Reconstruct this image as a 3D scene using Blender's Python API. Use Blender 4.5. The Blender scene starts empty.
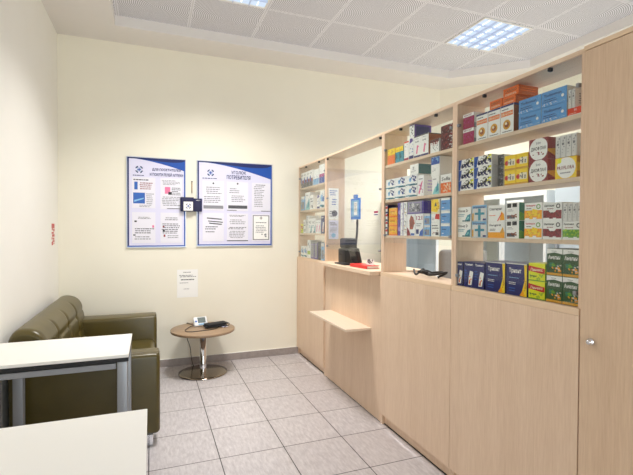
import bpy, bmesh, math, random
from mathutils import Vector, Matrix
R = math.radians
PI = math.pi
rng = random.Random(7)
scene = bpy.context.scene
COL = scene.collection

# ------------------------------------------------------------------ materials
def lin(c):
    return tuple((v/12.92 if v <= .04045 else ((v+.055)/1.055)**2.4) for v in (x/255 for x in c))
MATS = {}
def mat(name, rgb, rough=.5, metal=0., var=.0, scale=30., bump=0., spec=.5, stretch=(1,1,1), coat=0.):
    if name in MATS: return MATS[name]
    m = bpy.data.materials.new(name); m.use_nodes = True
    nt = m.node_tree; b = nt.nodes['Principled BSDF']
    c = lin(rgb)
    b.inputs['Base Color'].default_value = (*c, 1)
    b.inputs['Roughness'].default_value = rough
    b.inputs['Metallic'].default_value = metal
    b.inputs['Specular IOR Level'].default_value = spec
    if coat: b.inputs['Coat Weight'].default_value = coat; b.inputs['Coat Roughness'].default_value = .15
    if var or bump:
        tc = nt.nodes.new('ShaderNodeTexCoord'); mp = nt.nodes.new('ShaderNodeMapping')
        mp.inputs['Scale'].default_value = stretch
        n = nt.nodes.new('ShaderNodeTexNoise'); n.inputs['Scale'].default_value = scale; n.inputs['Detail'].default_value = 5
        nt.links.new(tc.outputs['Object'], mp.inputs[0]); nt.links.new(mp.outputs[0], n.inputs['Vector'])
        if var:
            r = nt.nodes.new('ShaderNodeValToRGB')
            r.color_ramp.elements[0].position = .3; r.color_ramp.elements[1].position = .7
            r.color_ramp.elements[0].color = (*[v*(1-var) for v in c], 1)
            r.color_ramp.elements[1].color = (*[min(1, v*(1+var)) for v in c], 1)
            nt.links.new(n.outputs[0], r.inputs[0]); nt.links.new(r.outputs[0], b.inputs['Base Color'])
        if bump:
            bp = nt.nodes.new('ShaderNodeBump'); bp.inputs['Strength'].default_value = bump; bp.inputs['Distance'].default_value = .002
            nt.links.new(n.outputs[0], bp.inputs['Height']); nt.links.new(bp.outputs[0], b.inputs['Normal'])
    MATS[name] = m; return m
def nodes_of(m): return m.node_tree.nodes, m.node_tree.links
def math_n(nt, op, a, b=None, c=None):
    n = nt.nodes.new('ShaderNodeMath'); n.operation = op
    for i, v in enumerate((a, b, c)):
        if v is None: continue
        if isinstance(v, (int, float)): n.inputs[i].default_value = v
        else: nt.links.new(v, n.inputs[i])
    return n.outputs[0]
def mixc(nt, f, a, b):
    n = nt.nodes.new('ShaderNodeMix'); n.data_type = 'RGBA'
    if isinstance(f, (int, float)): n.inputs[0].default_value = f
    else: nt.links.new(f, n.inputs[0])
    for i, v in ((6, a), (7, b)):
        if isinstance(v, tuple): n.inputs[i].default_value = (*v, 1)
        else: nt.links.new(v, n.inputs[i])
    return n.outputs[2]
def obj_xyz(nt):
    tc = nt.nodes.new('ShaderNodeTexCoord'); s = nt.nodes.new('ShaderNodeSeparateXYZ')
    nt.links.new(tc.outputs['Object'], s.inputs[0]); return tc.outputs['Object'], s.outputs

def floor_material():
    m = mat('stone_floor_tiles', (205, 196, 194), .32); nt = m.node_tree; b = nt.nodes['Principled BSDF']
    v, (x, y, z) = obj_xyz(nt)
    px, py, x0, y0 = .4065, .4095, .394, 4.287
    fx = math_n(nt, 'DIVIDE', math_n(nt, 'SUBTRACT', x, x0), px); fy = math_n(nt, 'DIVIDE', math_n(nt, 'SUBTRACT', y, y0), py)
    gx = math_n(nt, 'MULTIPLY', math_n(nt, 'ABSOLUTE', math_n(nt, 'SUBTRACT', fx, math_n(nt, 'ROUND', fx))), px)
    gy = math_n(nt, 'MULTIPLY', math_n(nt, 'ABSOLUTE', math_n(nt, 'SUBTRACT', fy, math_n(nt, 'ROUND', fy))), py)
    g = math_n(nt, 'LESS_THAN', math_n(nt, 'MINIMUM', gx, gy), .0030)
    mp = nt.nodes.new('ShaderNodeMapping'); mp.inputs['Scale'].default_value = (14, 3.5, 1)
    nt.links.new(v, mp.inputs[0])
    n = nt.nodes.new('ShaderNodeTexNoise'); n.inputs['Scale'].default_value = 4; n.inputs['Detail'].default_value = 8; n.inputs['Roughness'].default_value = .7
    nt.links.new(mp.outputs[0], n.inputs['Vector'])
    cv = nt.nodes.new('ShaderNodeCombineXYZ'); nt.links.new(math_n(nt, 'FLOOR', fx), cv.inputs[0]); nt.links.new(math_n(nt, 'FLOOR', fy), cv.inputs[1])
    wn = nt.nodes.new('ShaderNodeTexWhiteNoise'); nt.links.new(cv.outputs[0], wn.inputs['Vector'])
    r = nt.nodes.new('ShaderNodeValToRGB'); r.color_ramp.elements[0].position = .3; r.color_ramp.elements[1].position = .72
    r.color_ramp.elements[0].color = (*lin((170, 163, 165)), 1); r.color_ramp.elements[1].color = (*lin((214, 209, 209)), 1)
    nt.links.new(n.outputs[0], r.inputs[0])
    t = mixc(nt, math_n(nt, 'MULTIPLY', wn.outputs['Value'], .25), r.outputs[0], lin((180, 170, 168)))
    nt.links.new(mixc(nt, g, t, lin((58, 54, 54))), b.inputs['Base Color'])
    return m
def ceiling_material():
    m = mat('perforated_ceiling_tiles', (205, 203, 205), .6); nt = m.node_tree; b = nt.nodes['Principled BSDF']
    v, (x, y, z) = obj_xyz(nt)
    p, x0, y0 = .605, 2.755, 3.655
    fx = math_n(nt, 'DIVIDE', math_n(nt, 'SUBTRACT', x, x0), p); fy = math_n(nt, 'DIVIDE', math_n(nt, 'SUBTRACT', y, y0), p)
    lx = math_n(nt, 'SUBTRACT', fx, math_n(nt, 'FLOOR', fx)); ly = math_n(nt, 'SUBTRACT', fy, math_n(nt, 'FLOOR', fy))
    ex = math_n(nt, 'MINIMUM', lx, math_n(nt, 'SUBTRACT', 1, lx)); ey = math_n(nt, 'MINIMUM', ly, math_n(nt, 'SUBTRACT', 1, ly))
    e = math_n(nt, 'MINIMUM', ex, ey)
    groove = math_n(nt, 'LESS_THAN', e, .009); rim = math_n(nt, 'LESS_THAN', e, .022)
    # rows of perforations in rings round the middle of each tile
    dx = math_n(nt, 'SUBTRACT', lx, .5); dy = math_n(nt, 'SUBTRACT', ly, .5)
    rr = math_n(nt, 'SQRT', math_n(nt, 'ADD', math_n(nt, 'MULTIPLY', dx, dx), math_n(nt, 'MULTIPLY', dy, dy)))
    s = math_n(nt, 'SINE', math_n(nt, 'MULTIPLY', rr, 2*PI*38))
    hole = math_n(nt, 'MULTIPLY', math_n(nt, 'GREATER_THAN', s, .1), math_n(nt, 'SUBTRACT', 1, rim))
    c = mixc(nt, math_n(nt, 'MULTIPLY', hole, .62), lin((236, 236, 242)), lin((112, 112, 120)))
    nt.links.new(mixc(nt, groove, c, lin((214, 214, 218))), b.inputs['Base Color'])
    return m
def wood_material(name, a, bb, rough=.42, axis='z'):
    m = mat(name, a, rough); nt = m.node_tree; b = nt.nodes['Principled BSDF']
    tc = nt.nodes.new('ShaderNodeTexCoord'); mp = nt.nodes.new('ShaderNodeMapping')
    mp.inputs['Scale'].default_value = {'z': (1, 1, .05), 'y': (1, .05, 1), 'x': (.05, 1, 1)}[axis]
    nt.links.new(tc.outputs['Object'], mp.inputs[0])
    n = nt.nodes.new('ShaderNodeTexNoise'); n.inputs['Scale'].default_value = 170; n.inputs['Detail'].default_value = 6; n.inputs['Roughness'].default_value = .65
    nt.links.new(mp.outputs[0], n.inputs['Vector'])
    n2 = nt.nodes.new('ShaderNodeTexNoise'); n2.inputs['Scale'].default_value = 14; n2.inputs['Detail'].default_value = 3
    nt.links.new(mp.outputs[0], n2.inputs['Vector'])
    f = math_n(nt, 'ADD', math_n(nt, 'MULTIPLY', n.outputs[0], .65), math_n(nt, 'MULTIPLY', n2.outputs[0], .35))
    r = nt.nodes.new('ShaderNodeValToRGB'); r.color_ramp.elements[0].position = .36; r.color_ramp.elements[1].position = .62
    r.color_ramp.elements[0].color = (*lin(bb), 1); r.color_ramp.elements[1].color = (*lin(a), 1)
    nt.links.new(f, r.inputs[0]); nt.links.new(r.outputs[0], b.inputs['Base Color'])
    return m
def glass_material(name='clear_glass', tint=(.97, .985, .98), ior=1.36):
    if name in MATS: return MATS[name]
    m = bpy.data.materials.new(name); m.use_nodes = True; nt = m.node_tree; nt.nodes.clear()
    o = nt.nodes.new('ShaderNodeOutputMaterial'); t = nt.nodes.new('ShaderNodeBsdfTransparent'); t.inputs[0].default_value = (*tint, 1)
    g = nt.nodes.new('ShaderNodeBsdfGlossy'); g.inputs['Roughness'].default_value = .02
    lw = nt.nodes.new('ShaderNodeLayerWeight'); lw.inputs[0].default_value = .5; r0 = ((ior-1)/(ior+1))**2
    fr = math_n(nt, 'ADD', math_n(nt, 'MULTIPLY', math_n(nt, 'POWER', lw.outputs['Facing'], 5.0), 1-r0), r0)
    mx = nt.nodes.new('ShaderNodeMixShader'); nt.links.new(fr, mx.inputs[0]); nt.links.new(t.outputs[0], mx.inputs[1]); nt.links.new(g.outputs[0], mx.inputs[2])
    nt.links.new(mx.outputs[0], o.inputs[0]); MATS[name] = m; return m
def emit_material(name, rgb, strength):
    if name in MATS: return MATS[name]
    m = bpy.data.materials.new(name); m.use_nodes = True; nt = m.node_tree; nt.nodes.clear()
    o = nt.nodes.new('ShaderNodeOutputMaterial'); e = nt.nodes.new('ShaderNodeEmission')
    e.inputs[0].default_value = (*rgb, 1); e.inputs[1].default_value = strength
    nt.links.new(e.outputs[0], o.inputs[0]); MATS[name] = m; return m

WALL = mat('cream_wall_paint', (242, 237, 220), .6, var=.012, scale=3)
WALLW = mat('pale_wall_paint', (243, 241, 234), .6, var=.01, scale=3)
SOFF = mat('white_plaster', (232, 228, 224), .7, var=.01, scale=4)
WOOD = wood_material('beech_laminate', (231, 205, 179), (217, 188, 160))
WOODH = wood_material('beech_laminate_level', (234, 210, 184), (220, 192, 163), .4, 'y')
WOODE = mat('beech_edge_band', (228, 200, 168), .45)
GAP = mat('shadow_gap_strip', (92, 70, 50), .7)
PLINTH = mat('plinth_black_seal', (30, 26, 24), .6)
TABLEWOOD = wood_material('oak_table_laminate', (168, 142, 114), (142, 116, 90), .4, 'x')
CHROME = mat('chrome', (225, 225, 228), .1, 1.)
STEEL = mat('satin_silver_metal', (150, 152, 156), .42, .5)
WHITE = mat('white_laminate', (238, 236, 230), .45)
DARK = mat('black_plastic', (22, 22, 24), .45)
DARK2 = mat('charcoal_edge', (40, 38, 36), .6)
LEATHER = mat('olive_leather', (80, 69, 27), .33, var=.12, scale=8, bump=.25)
STONE = mat('grey_stone_skirting', (158, 148, 143), .45, var=.12, scale=25)
GLASS = glass_material()

# ------------------------------------------------------------------ mesh helpers
class MB:
    def __init__(s): s.bm = bmesh.new(); s.mats = []
    def mi(s, m):
        if m not in s.mats: s.mats.append(m)
        return s.mats.index(m)
    def face(s, pts, m, smooth=False):
        vs = [s.bm.verts.new(p) for p in pts]
        f = s.bm.faces.new(vs); f.material_index = s.mi(m); f.smooth = smooth; return f
    def box(s, x0, x1, y0, y1, z0, z1, m, bev=0., seg=2, M=None):
        t = bmesh.new(); bmesh.ops.create_cube(t, size=1)
        for v in t.verts:
            v.co = Vector(((x0+x1)/2+v.co.x*(x1-x0), (y0+y1)/2+v.co.y*(y1-y0), (z0+z1)/2+v.co.z*(z1-z0)))
        if bev: bmesh.ops.bevel(t, geom=t.edges[:], offset=bev, segments=seg, affect='EDGES', profile=.5)
        s.merge(t, m, M, smooth=bool(bev) and seg > 1)
        return s
    def merge(s, t, m, M=None, smooth=False):
        i = s.mi(m); mp = {}
        for v in t.verts: mp[v] = s.bm.verts.new(M @ v.co if M else v.co)
        for f in t.faces:
            try: nf = s.bm.faces.new([mp[v] for v in f.verts]); nf.material_index = i; nf.smooth = smooth
            except ValueError: pass
        t.free()
    def cyl(s, c, r, h, m, seg=24, r2=None, axis='z', M=None, smooth=True):
        t = bmesh.new(); bmesh.ops.create_cone(t, cap_ends=True, segments=seg, radius1=r, radius2=r if r2 is None else r2, depth=h)
        rot = {'z': Matrix(), 'x': Matrix.Rotation(PI/2, 4, 'Y'), 'y': Matrix.Rotation(PI/2, 4, 'X')}[axis]
        T = Matrix.Translation(c) @ rot
        s.merge(t, m, (M @ T) if M else T, False)
        if smooth:
            for f in s.bm.faces[-(seg+2):]:
                if len(f.verts) == 4: f.smooth = True
        return s
    def lathe(s, prof, m, c=(0, 0, 0), seg=40):
        rings = []
        for r, z in prof:
            rings.append([s.bm.verts.new((c[0]+r*math.cos(2*PI*k/seg), c[1]+r*math.sin(2*PI*k/seg), c[2]+z)) for k in range(seg)] if r > 1e-6 else [s.bm.verts.new((c[0], c[1], c[2]+z))])
        i = s.mi(m)
        for a, b in zip(rings, rings[1:]):
            for k in range(seg):
                k2 = (k+1) % seg
                vs = [a[k % len(a)], a[k2 % len(a)], b[k2 % len(b)], b[k % len(b)]]
                u = []
                for v in vs:
                    if v not in u: u.append(v)
                if len(u) > 2:
                    f = s.bm.faces.new(u); f.material_index = i; f.smooth = True
        return s
    def tube(s, pts, r, m, seg=8):
        pts = [Vector(p) for p in pts]; rings = []
        for k, p in enumerate(pts):
            d = (pts[min(k+1, len(pts)-1)]-pts[max(k-1, 0)]).normalized()
            a = d.cross(Vector((0, 0, 1)));  a = d.cross(Vector((1, 0, 0))) if a.length < .01 else a
            a.normalize(); b = d.cross(a)
            rings.append([s.bm.verts.new(p+r*(math.cos(2*PI*j/seg)*a+math.sin(2*PI*j/seg)*b)) for j in range(seg)])
        i = s.mi(m)
        for a, b in zip(rings, rings[1:]):
            for j in range(seg):
                f = s.bm.faces.new((a[j], a[(j+1) % seg], b[(j+1) % seg], b[j])); f.material_index = i; f.smooth = True
        for q in (rings[0][::-1], rings[-1]):
            f = s.bm.faces.new(q); f.material_index = i
        return s
    def build(s, name, parent=None, loc=None, rot=None):
        bmesh.ops.recalc_face_normals(s.bm, faces=s.bm.faces[:]) if not getattr(s, 'keep', False) else None
        me = bpy.data.meshes.new(name); s.bm.to_mesh(me); s.bm.free()
        for m in s.mats: me.materials.append(m)
        return link(name, me, parent, loc, rot)
def link(name, me, parent=None, loc=None, rot=None):
    o = bpy.data.objects.new(name, me); COL.objects.link(o)
    if parent: o.parent = parent
    if loc is not None: o.location = loc
    if rot is not None: o.rotation_euler = rot
    return o
def smooth_curve(pts, n=8):
    P = [Vector(p) for p in pts]; P = [P[0]]+P+[P[-1]]; out = []
    for i in range(1, len(P)-2):
        for k in range(n):
            t = k/n; a, b, c, d = P[i-1:i+3]
            out.append(.5*((2*b)+(c-a)*t+(2*a-5*b+4*c-d)*t*t+(3*b-a-3*c+d)*t**3))
    out.append(P[-2]); return out
def tag(o, label, cat, group=None):
    o['label'] = label; o['category'] = cat
    if group: o['group'] = group
    return o
def struct(o): o['kind'] = 'structure'; return o
def empty(name, loc, rz=0, label=None, cat=None, group=None):
    o = link(name, None); o.location = loc; o.rotation_euler = (0, 0, rz); o.empty_display_size = .05
    if label: tag(o, label, cat, group)
    return o
_TX = {}
def text_geo(txt):
    if txt in _TX: return _TX[txt]
    c = bpy.data.curves.new('lettering', 'FONT'); c.body = txt; c.resolution_u = 1; c.offset = .022
    o = bpy.data.objects.new('lettering', c); COL.objects.link(o)
    dg = bpy.context.evaluated_depsgraph_get(); e = o.evaluated_get(dg); me = e.to_mesh()
    vs = [(v.co.x, v.co.y) for v in me.vertices]; fs = [tuple(p.vertices) for p in me.polygons]
    e.to_mesh_clear(); bpy.data.objects.remove(o); bpy.data.curves.remove(c)
    xs = [v[0] for v in vs]; ys = [v[1] for v in vs]; x0, x1, y0, y1 = min(xs), max(xs), min(ys), max(ys)
    _TX[txt] = ([((a-x0)/(x1-x0), (b-y0)/(y1-y0)) for a, b in vs], fs, (x1-x0)/(y1-y0)); return _TX[txt]

# flat print laid on a face: P(u,v,lift) gives the point in space for print coordinates 0..1
def printing(mb, ops, P, pal, W, H, lift0=.0003, step=.00012):
    k = 0
    for op in ops:
        k += 1; L = lift0+step*k; t = op[0]; m = pal(op[-1])
        if t == 'r': mb.face([P(op[1], op[2], L), P(op[3], op[2], L), P(op[3], op[4], L), P(op[1], op[4], L)], m)
        elif t == 'p': mb.face([P(u, v, L) for u, v in op[1]], m)
        elif t == 'c':
            n = 20; r = op[3]
            mb.face([P(op[1]+r*H/W*math.cos(2*PI*j/n)*op[4], op[2]+r*math.sin(2*PI*j/n), L) for j in range(n)], m)
        elif t == 'o':                     # ring segment: cx, cy, r0, r1, a0, a1
            _, cx, cy, r0, r1, a0, a1, _c = op; n = 10
            A = [R(a0+(a1-a0)*j/n) for j in range(n+1)]
            mb.face([P(cx+r1*H/W*math.cos(a), cy+r1*math.sin(a), L) for a in A]+[P(cx+r0*H/W*math.cos(a), cy+r0*math.sin(a), L) for a in A[::-1]], m)
        elif t == 't':
            vs, fs, asp = text_geo(op[1]); x0, y0, x1, y1 = op[2:6]
            bv = [mb.bm.verts.new(P(x0+(x1-x0)*a, y0+(y1-y0)*b, L)) for a, b in vs]; i = mb.mi(m)
            for f in fs:
                try: q = mb.bm.faces.new([bv[j] for j in f]); q.material_index = i
                except ValueError: pass
        elif t == 'l':                     # lines of small print: x0,y0,x1,y1,count,seed
            _, x0, y0, x1, y1, n, sd, _c = op; g = random.Random(sd); h = (y1-y0)/n
            for j in range(n):
                yy = y1-(j+.75)*h; x = x0+(x1-x0)*g.uniform(0, .08)
                end = x0+(x1-x0)*g.uniform(.7, 1)
                while x < end:
                    w = (x1-x0)*g.uniform(.06, .2); xe = min(x+w, end)
                    mb.face([P(x, yy, L), P(xe, yy, L), P(xe, yy+h*.42, L), P(x, yy+h*.42, L)], m); x = xe+(x1-x0)*.03
        elif t == 'd':                     # speckles: x0,y0,x1,y1,count,size,seed
            _, x0, y0, x1, y1, n, sz, sd, _c = op; g = random.Random(sd)
            for j in range(n):
                u = g.uniform(x0, x1); v = g.uniform(y0, y1); a = sz*g.uniform(.5, 1.2); b = a*W/H*g.uniform(.5, 1.2)
                u2 = min(u+a, 1); v2 = min(v+b, 1)
                mb.face([P(u, v, L), P(u2, v, L), P(u2, v2, L), P(u, v2, L)], m)
PAL = dict(sheet=(232, 230, 240), white=(248, 247, 243), pale=(222, 220, 216), grey=(140, 140, 146), dgrey=(78, 78, 84), black=(28, 27, 30), navy=(26, 31, 106), dnavy=(19, 21, 67),
    blue=(45, 98, 183), sky=(95, 159, 219), lblue=(134, 188, 226), teal=(45, 141, 162), dteal=(26, 97, 106), lteal=(137, 207, 207), orange=(237, 108, 18), dorange=(193, 83, 23), brown=(150, 79, 40), amber=(253, 170, 14), gold=(218, 159, 37),
    yellow=(252, 215, 26), lemon=(235, 235, 37), lime=(170, 202, 45), green=(99, 163, 49), dgreen=(53, 88, 49), mgreen=(38, 122, 95), red=(207, 29, 29), redor=(235, 67, 20), dred=(141, 38, 45), crimson=(156, 14, 71), maroon=(86, 18, 31), pink=(232, 122, 161), magenta=(176, 27, 119),
    purple=(86, 56, 150), lilac=(168, 148, 204), cream=(240, 228, 196), royal=(9, 75, 167), lav=(222, 220, 242), deep=(8, 29, 95))
def pal(n): return mat('print_'+n, PAL[n], .42)
# ------------------------------------------------------------------ printed medicine cartons
# kind: (carton colour, right-hand end colour, front print, end print)
D = {
'crimson': ('crimson', 'pale', [('r', 0, .78, 1, 1, 'white'), ('d', .05, .1, .9, .7, 14, .1, 1, 'magenta'), ('t', 'RENOVIT', .1, .83, .8, .95, 'crimson')], [('r', 0, 0, 1, .3, 'grey')]),
'sunwhite': ('white', 'brown', [('r', 0, .93, 1, 1, 'navy'), ('r', .04, .6, .96, .76, 'orange'), ('t', 'ERGON', .08, .63, .92, .73, 'cream'), ('c', .5, .3, .17, 1, 'gold'), ('c', .5, .3, .1, 1, 'brown'), ('c', .45, .34, .05, 1, 'cream'), ('l', .1, .03, .9, .1, 1, 2, 'dgrey'), ('l', .1, .8, .7, .88, 1, 3, 'dgrey')], [('r', 0, .93, 1, 1, 'navy'), ('l', .2, .3, .8, .7, 4, 4, 'cream')]),
'orange': ('orange', 'dorange', [('t', 'CARDIO', .08, .45, .9, .8, 'brown'), ('l', .1, .12, .9, .36, 2, 5, 'cream')], [('l', .1, .3, .9, .8, 2, 6, 'orange')]),
'blue': ('sky', 'pale', [('t', 'Tiolimmun', .1, .62, .8, .8, 'navy'), ('l', .08, .25, .75, .5, 2, 7, 'navy'), ('d', .03, .04, .95, .2, 22, .03, 8, 'white'), ('c', .85, .45, .1, 1, 'white')], [('l', .1, .3, .9, .7, 2, 9, 'grey')]),
'redorange': ('redor', 'cream', [('r', 0, 0, 1, .1, 'white'), ('t', 'TV', .45, .5, .65, .8, 'white'), ('l', .1, .2, .7, .35, 1, 10, 'cream')], []),
'spine': ('pale', 'white', [('t', 'M', .3, .55, .7, .68, 'dgrey'), ('d', .25, .2, .65, .85, 12, .22, 11, 'grey'), ('r', 0, 0, .05, 1, 'grey')], [('l', .2, .2, .8, .8, 5, 12, 'grey')]),
'navyyellow': ('white', 'pale', [('p', [(0, 0), (.16, 0), (.26, 1), (0, 1)], 'royal'), ('p', [(.24, .5), (.5, .9), (.75, .85), (.85, .55), (.5, .38)], 'black'), ('p', [(.74, .62), (1, .5), (1, 1), (.86, 1)], 'lemon'), ('d', .22, .1, .92, .5, 34, .085, 13, 'navy'), ('d', .25, .45, .9, .95, 22, .07, 14, 'white'), ('d', .25, .45, .9, .95, 14, .07, 15, 'black')], [('t', 'X', .35, .35, .6, .65, 'grey')]),
'darkbox': ('black', 'pale', [('r', 0, .75, 1, 1, 'dgrey'), ('d', .1, .1, .9, .7, 8, .2, 15, 'grey')], []),
'yellow': ('yellow', 'gold', [('c', .2, .5, .16, 1, 'red'), ('r', .32, .3, .95, .72, 'cream'), ('d', .35, .35, .88, .7, 12, .09, 16, 'dgrey'), ('r', 0, 0, 1, .12, 'gold')], []),
'redwhite': ('dred', 'gold', [('c', .54, .5, .52, 1, 'white'), ('t', 'ДИОФЛАН', .12, .42, .92, .62, 'black'), ('t', '500', .4, .72, .65, .84, 'grey'), ('d', .2, .18, .8, .34, 10, .06, 17, 'dred')], [('p', [(0, .45), (1, .6), (1, 1), (0, 1)], 'dred'), ('p', [(0, 0), (.6, 0), (0, .35)], 'dred'), ('c', .5, .8, .1, 1, 'white')]),
'goldwhite': ('amber', 'gold', [('r', 0, 0, 1, 1, 'yellow'), ('c', .52, .5, .5, 1, 'white'), ('t', 'PROFLORA', .1, .42, .9, .6, 'dred'), ('c', .2, .85, .12, 1, 'lemon'), ('l', .25, .2, .8, .34, 1, 18, 'grey')], [('r', 0, .3, 1, .7, 'yellow'), ('c', .5, .85, .1, 1, 'redor')]),
'tealleaf': ('white', 'pale', [('t', 'Omez D', .08, .66, .8, .85, 'dgrey'), ('l', .08, .36, .6, .56, 2, 19, 'teal'), ('p', [(.55, .05), (.95, .12), (.98, .55), (.75, .45)], 'teal'), ('p', [(.68, .1), (.9, .3), (.8, .36)], 'lteal'), ('r', .4, .04, .95, .12, 'dteal')], []),
'tealcross': ('pale', 'pale', [('r', 0, 0, 1, 1, 'lblue'), ('r', .03, .03, .97, .8, 'pale'), ('r', .42, .05, .6, .78, 'teal'), ('r', .2, .4, .85, .54, 'teal'), ('t', 'Магнелис', .1, .8, .92, .94, 'navy'), ('r', .75, .05, .95, .16, 'navy'), ('r', .02, .05, .12, .5, 'gold')], []),
'orangeband': ('white', 'pale', [('r', 0, 0, 1, .36, 'amber'), ('t', 'Sangirit', .08, .7, .8, .88, 'dgrey'), ('l', .08, .42, .5, .6, 2, 20, 'dgrey'), ('p', [(.7, .3), (.98, .35), (.9, .7)], 'gold')], []),
'yellowleaf': ('white', 'pale', [('t', 'Сангирит', .08, .66, .85, .86, 'dgrey'), ('p', [(.7, .08), (.98, .1), (.95, .45), (.8, .62)], 'amber'), ('p', [(.55, .05), (.62, .05), (.85, .5), (.8, .52)], 'redor'), ('l', .08, .34, .5, .44, 1, 21, 'orange')], []),
'blackpic': ('white', 'mgreen', [('r', .08, .72, .4, .95, 'black'), ('r', .5, .74, .85, .96, 'black'), ('l', .1, .5, .6, .64, 2, 22, 'grey'), ('r', .08, .1, .7, .3, 'dgrey'), ('d', .1, .08, .75, .3, 9, .12, 23, 'brown')], [('p', [(0, 0), (1, 0), (0, .5)], 'green')]),
'yellowflower': ('white', 'white', [('r', 0, .1, 1, .58, 'amber'), ('d', .02, .1, .9, .52, 26, .12, 24, 'yellow'), ('d', .05, .1, .9, .5, 12, .07, 25, 'gold'), ('t', 'Календула', .1, .78, .62, .9, 'red'), ('l', .1, .64, .5, .74, 1, 26, 'dgrey'), ('o', .8, .78, .09, .14, 0, 360, 'green'), ('r', .06, 0, .3, .16, 'white'), ('r', .5, 0, .7, .18, 'white')], []),
'maroonwhite': ('white', 'white', [('r', 0, .12, 1, .58, 'dred'), ('c', .5, .6, .16, 1.6, 'white'), ('t', 'Шиповник', .08, .78, .62, .9, 'black'), ('l', .2, .62, .6, .72, 1, 27, 'dred'), ('o', .82, .8, .08, .13, 0, 360, 'black'), ('r', 0, .02, .35, .17, 'white'), ('r', .55, 0, .72, .17, 'white'), ('d', 0, .15, .9, .5, 14, .1, 28, 'maroon')], []),
'greenwhite': ('white', 'white', [('r', 0, .12, 1, .56, 'green'), ('d', 0, .12, .92, .5, 24, .08, 29, 'lime'), ('t', 'Крапива', .08, .78, .6, .9, 'black'), ('o', .86, .78, .08, .13, 0, 360, 'black'), ('l', .1, .62, .7, .7, 1, 30, 'dred'), ('r', .05, .02, .32, .16, 'white'), ('r', .6, 0, .78, .17, 'white')], []),
'navysmall': ('navy', 'dnavy', [('p', [(.45, .08), (.78, .1), (.95, .62), (.62, .66), (.5, .4)], 'white'), ('t', 'Тривит', .12, .84, .9, .94, 'white'), ('d', .5, .12, .85, .5, 7, .12, 31, 'orange'), ('l', .06, .3, .38, .7, 4, 32, 'blue')], []),
'navybig': ('navy', 'dnavy', [('p', [(.72, 0), (1, 0), (1, 1), (.86, 1), (.9, .5)], 'yellow'), ('d', .84, .05, .95, .5, 10, .06, 33, 'gold'), ('p', [(.66, .02), (.9, .02), (.82, .2)], 'amber'), ('t', 'Тривит', .14, .66, .74, .84, 'white'), ('o', .46, .58, .0, .04, 0, 180, 'navy'), ('l', .12, .52, .7, .57, 1, 34, 'lblue'), ('l', .12, .32, .5, .42, 2, 35, 'white'), ('l', .14, .1, .46, .26, 2, 36, 'blue'), ('r', 0, .96, 1, 1, 'pale')], []),
'lime': ('lemon', 'green', [('p', [(0, .55), (1, .42), (1, .72), (0, .85)], 'red'), ('t', 'Линекс', .12, .56, .88, .72, 'cream'), ('d', .05, .05, .9, .4, 14, .1, 37, 'lime'), ('l', .1, .2, .6, .36, 1, 38, 'dgreen'), ('r', 0, 0, 1, .06, 'green')], []),
'darkgreen': ('dgreen', 'mgreen', [('p', [(0, .8), (.5, .86), (1, .8), (1, 1), (0, 1)], 'white'), ('l', .3, .88, .7, .94, 1, 39, 'grey'), ('t', 'Амелин', .1, .6, .86, .76, 'white'), ('p', [(.15, .4), (.45, .46), (.6, .36), (.3, .3)], 'green'), ('d', .1, .22, .7, .5, 9, .14, 40, 'mgreen'), ('d', .3, .1, .9, .32, 12, .12, 41, 'amber'), ('d', .6, .2, .92, .45, 6, .1, 42, 'pale'), ('r', 0, 0, 1, .1, 'gold')], []),
'orangeyellow': ('yellow', 'orange', [('r', 0, 0, 1, .6, 'orange'), ('d', .05, .1, .9, .9, 12, .14, 43, 'gold')], []),
'yellowteal': ('teal', 'teal', [('r', 0, .68, 1, 1, 'yellow'), ('p', [(0, .2), (.6, .3), (.2, .68), (0, .68)], 'dteal'), ('l', .15, .72, .9, .86, 1, 44, 'gold')], []),
'whitered': ('white', 'pale', [('r', 0, 0, 1, .12, 'crimson'), ('r', 0, .92, 1, 1, 'redor'), ('d', .15, .2, .8, .85, 7, .16, 45, 'grey')], []),
'whitenavy': ('white', 'pale', [('r', 0, 0, 1, .16, 'navy'), ('p', [(.1, .75), (.9, .85), (.7, 1), (.2, 1)], 'purple'), ('d', .1, .25, .8, .7, 8, .16, 46, 'blue')], []),
'purple': ('white', 'purple', [('d', .1, .08, .85, .85, 12, .16, 47, 'dgrey'), ('r', 0, .92, 1, 1, 'purple')], [('r', .1, .15, .9, .85, 'navy')]),
'whitepink': ('white', 'brown', [('r', 0, .95, 1, 1, 'black'), ('r', 0, 0, 1, .09, 'navy'), ('t', 'Lady', .2, .68, .7, .78, 'dgrey'), ('p', [(.3, .2), (.5, .15), (.6, .45), (.75, .5), (.45, .58)], 'pink'), ('l', .2, .84, .8, .9, 1, 48, 'grey')], [('r', 0, .95, 1, 1, 'black')]),
'whitemaroon': ('white', 'pale', [('r', 0, .78, 1, 1, 'maroon'), ('d', .1, .5, .9, .85, 12, .12, 49, 'dred'), ('d', .1, .1, .8, .45, 8, .1, 50, 'grey')], []),
'maroon': ('maroon', 'maroon', [('d', .05, .1, .9, .9, 16, .1, 51, 'dred'), ('d', .05, .1, .9, .9, 8, .07, 52, 'pale')], []),
'pill': ('white', 'white', [('r', 0, .1, .8, .2, 'teal'), ('p', [(.3, .04), (1, .04), (1, .16), (.4, .16)], 'dteal'), ('c', .4, .58, .2, 1, 'lblue'), ('c', .75, .5, .14, 1, 'blue'), ('d', .1, .35, .85, .85, 9, .11, 53, 'navy')], []),
'pinkwhite': ('white', 'pale', [('p', [(.1, .15), (.3, .1), (.7, .5), (.85, .75), (.5, .6)], 'pink'), ('d', .15, .1, .8, .5, 6, .14, 54, 'magenta'), ('l', .15, .76, .85, .88, 1, 55, 'grey')], [('l', .2, .2, .8, .8, 4, 56, 'lilac')]),
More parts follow.
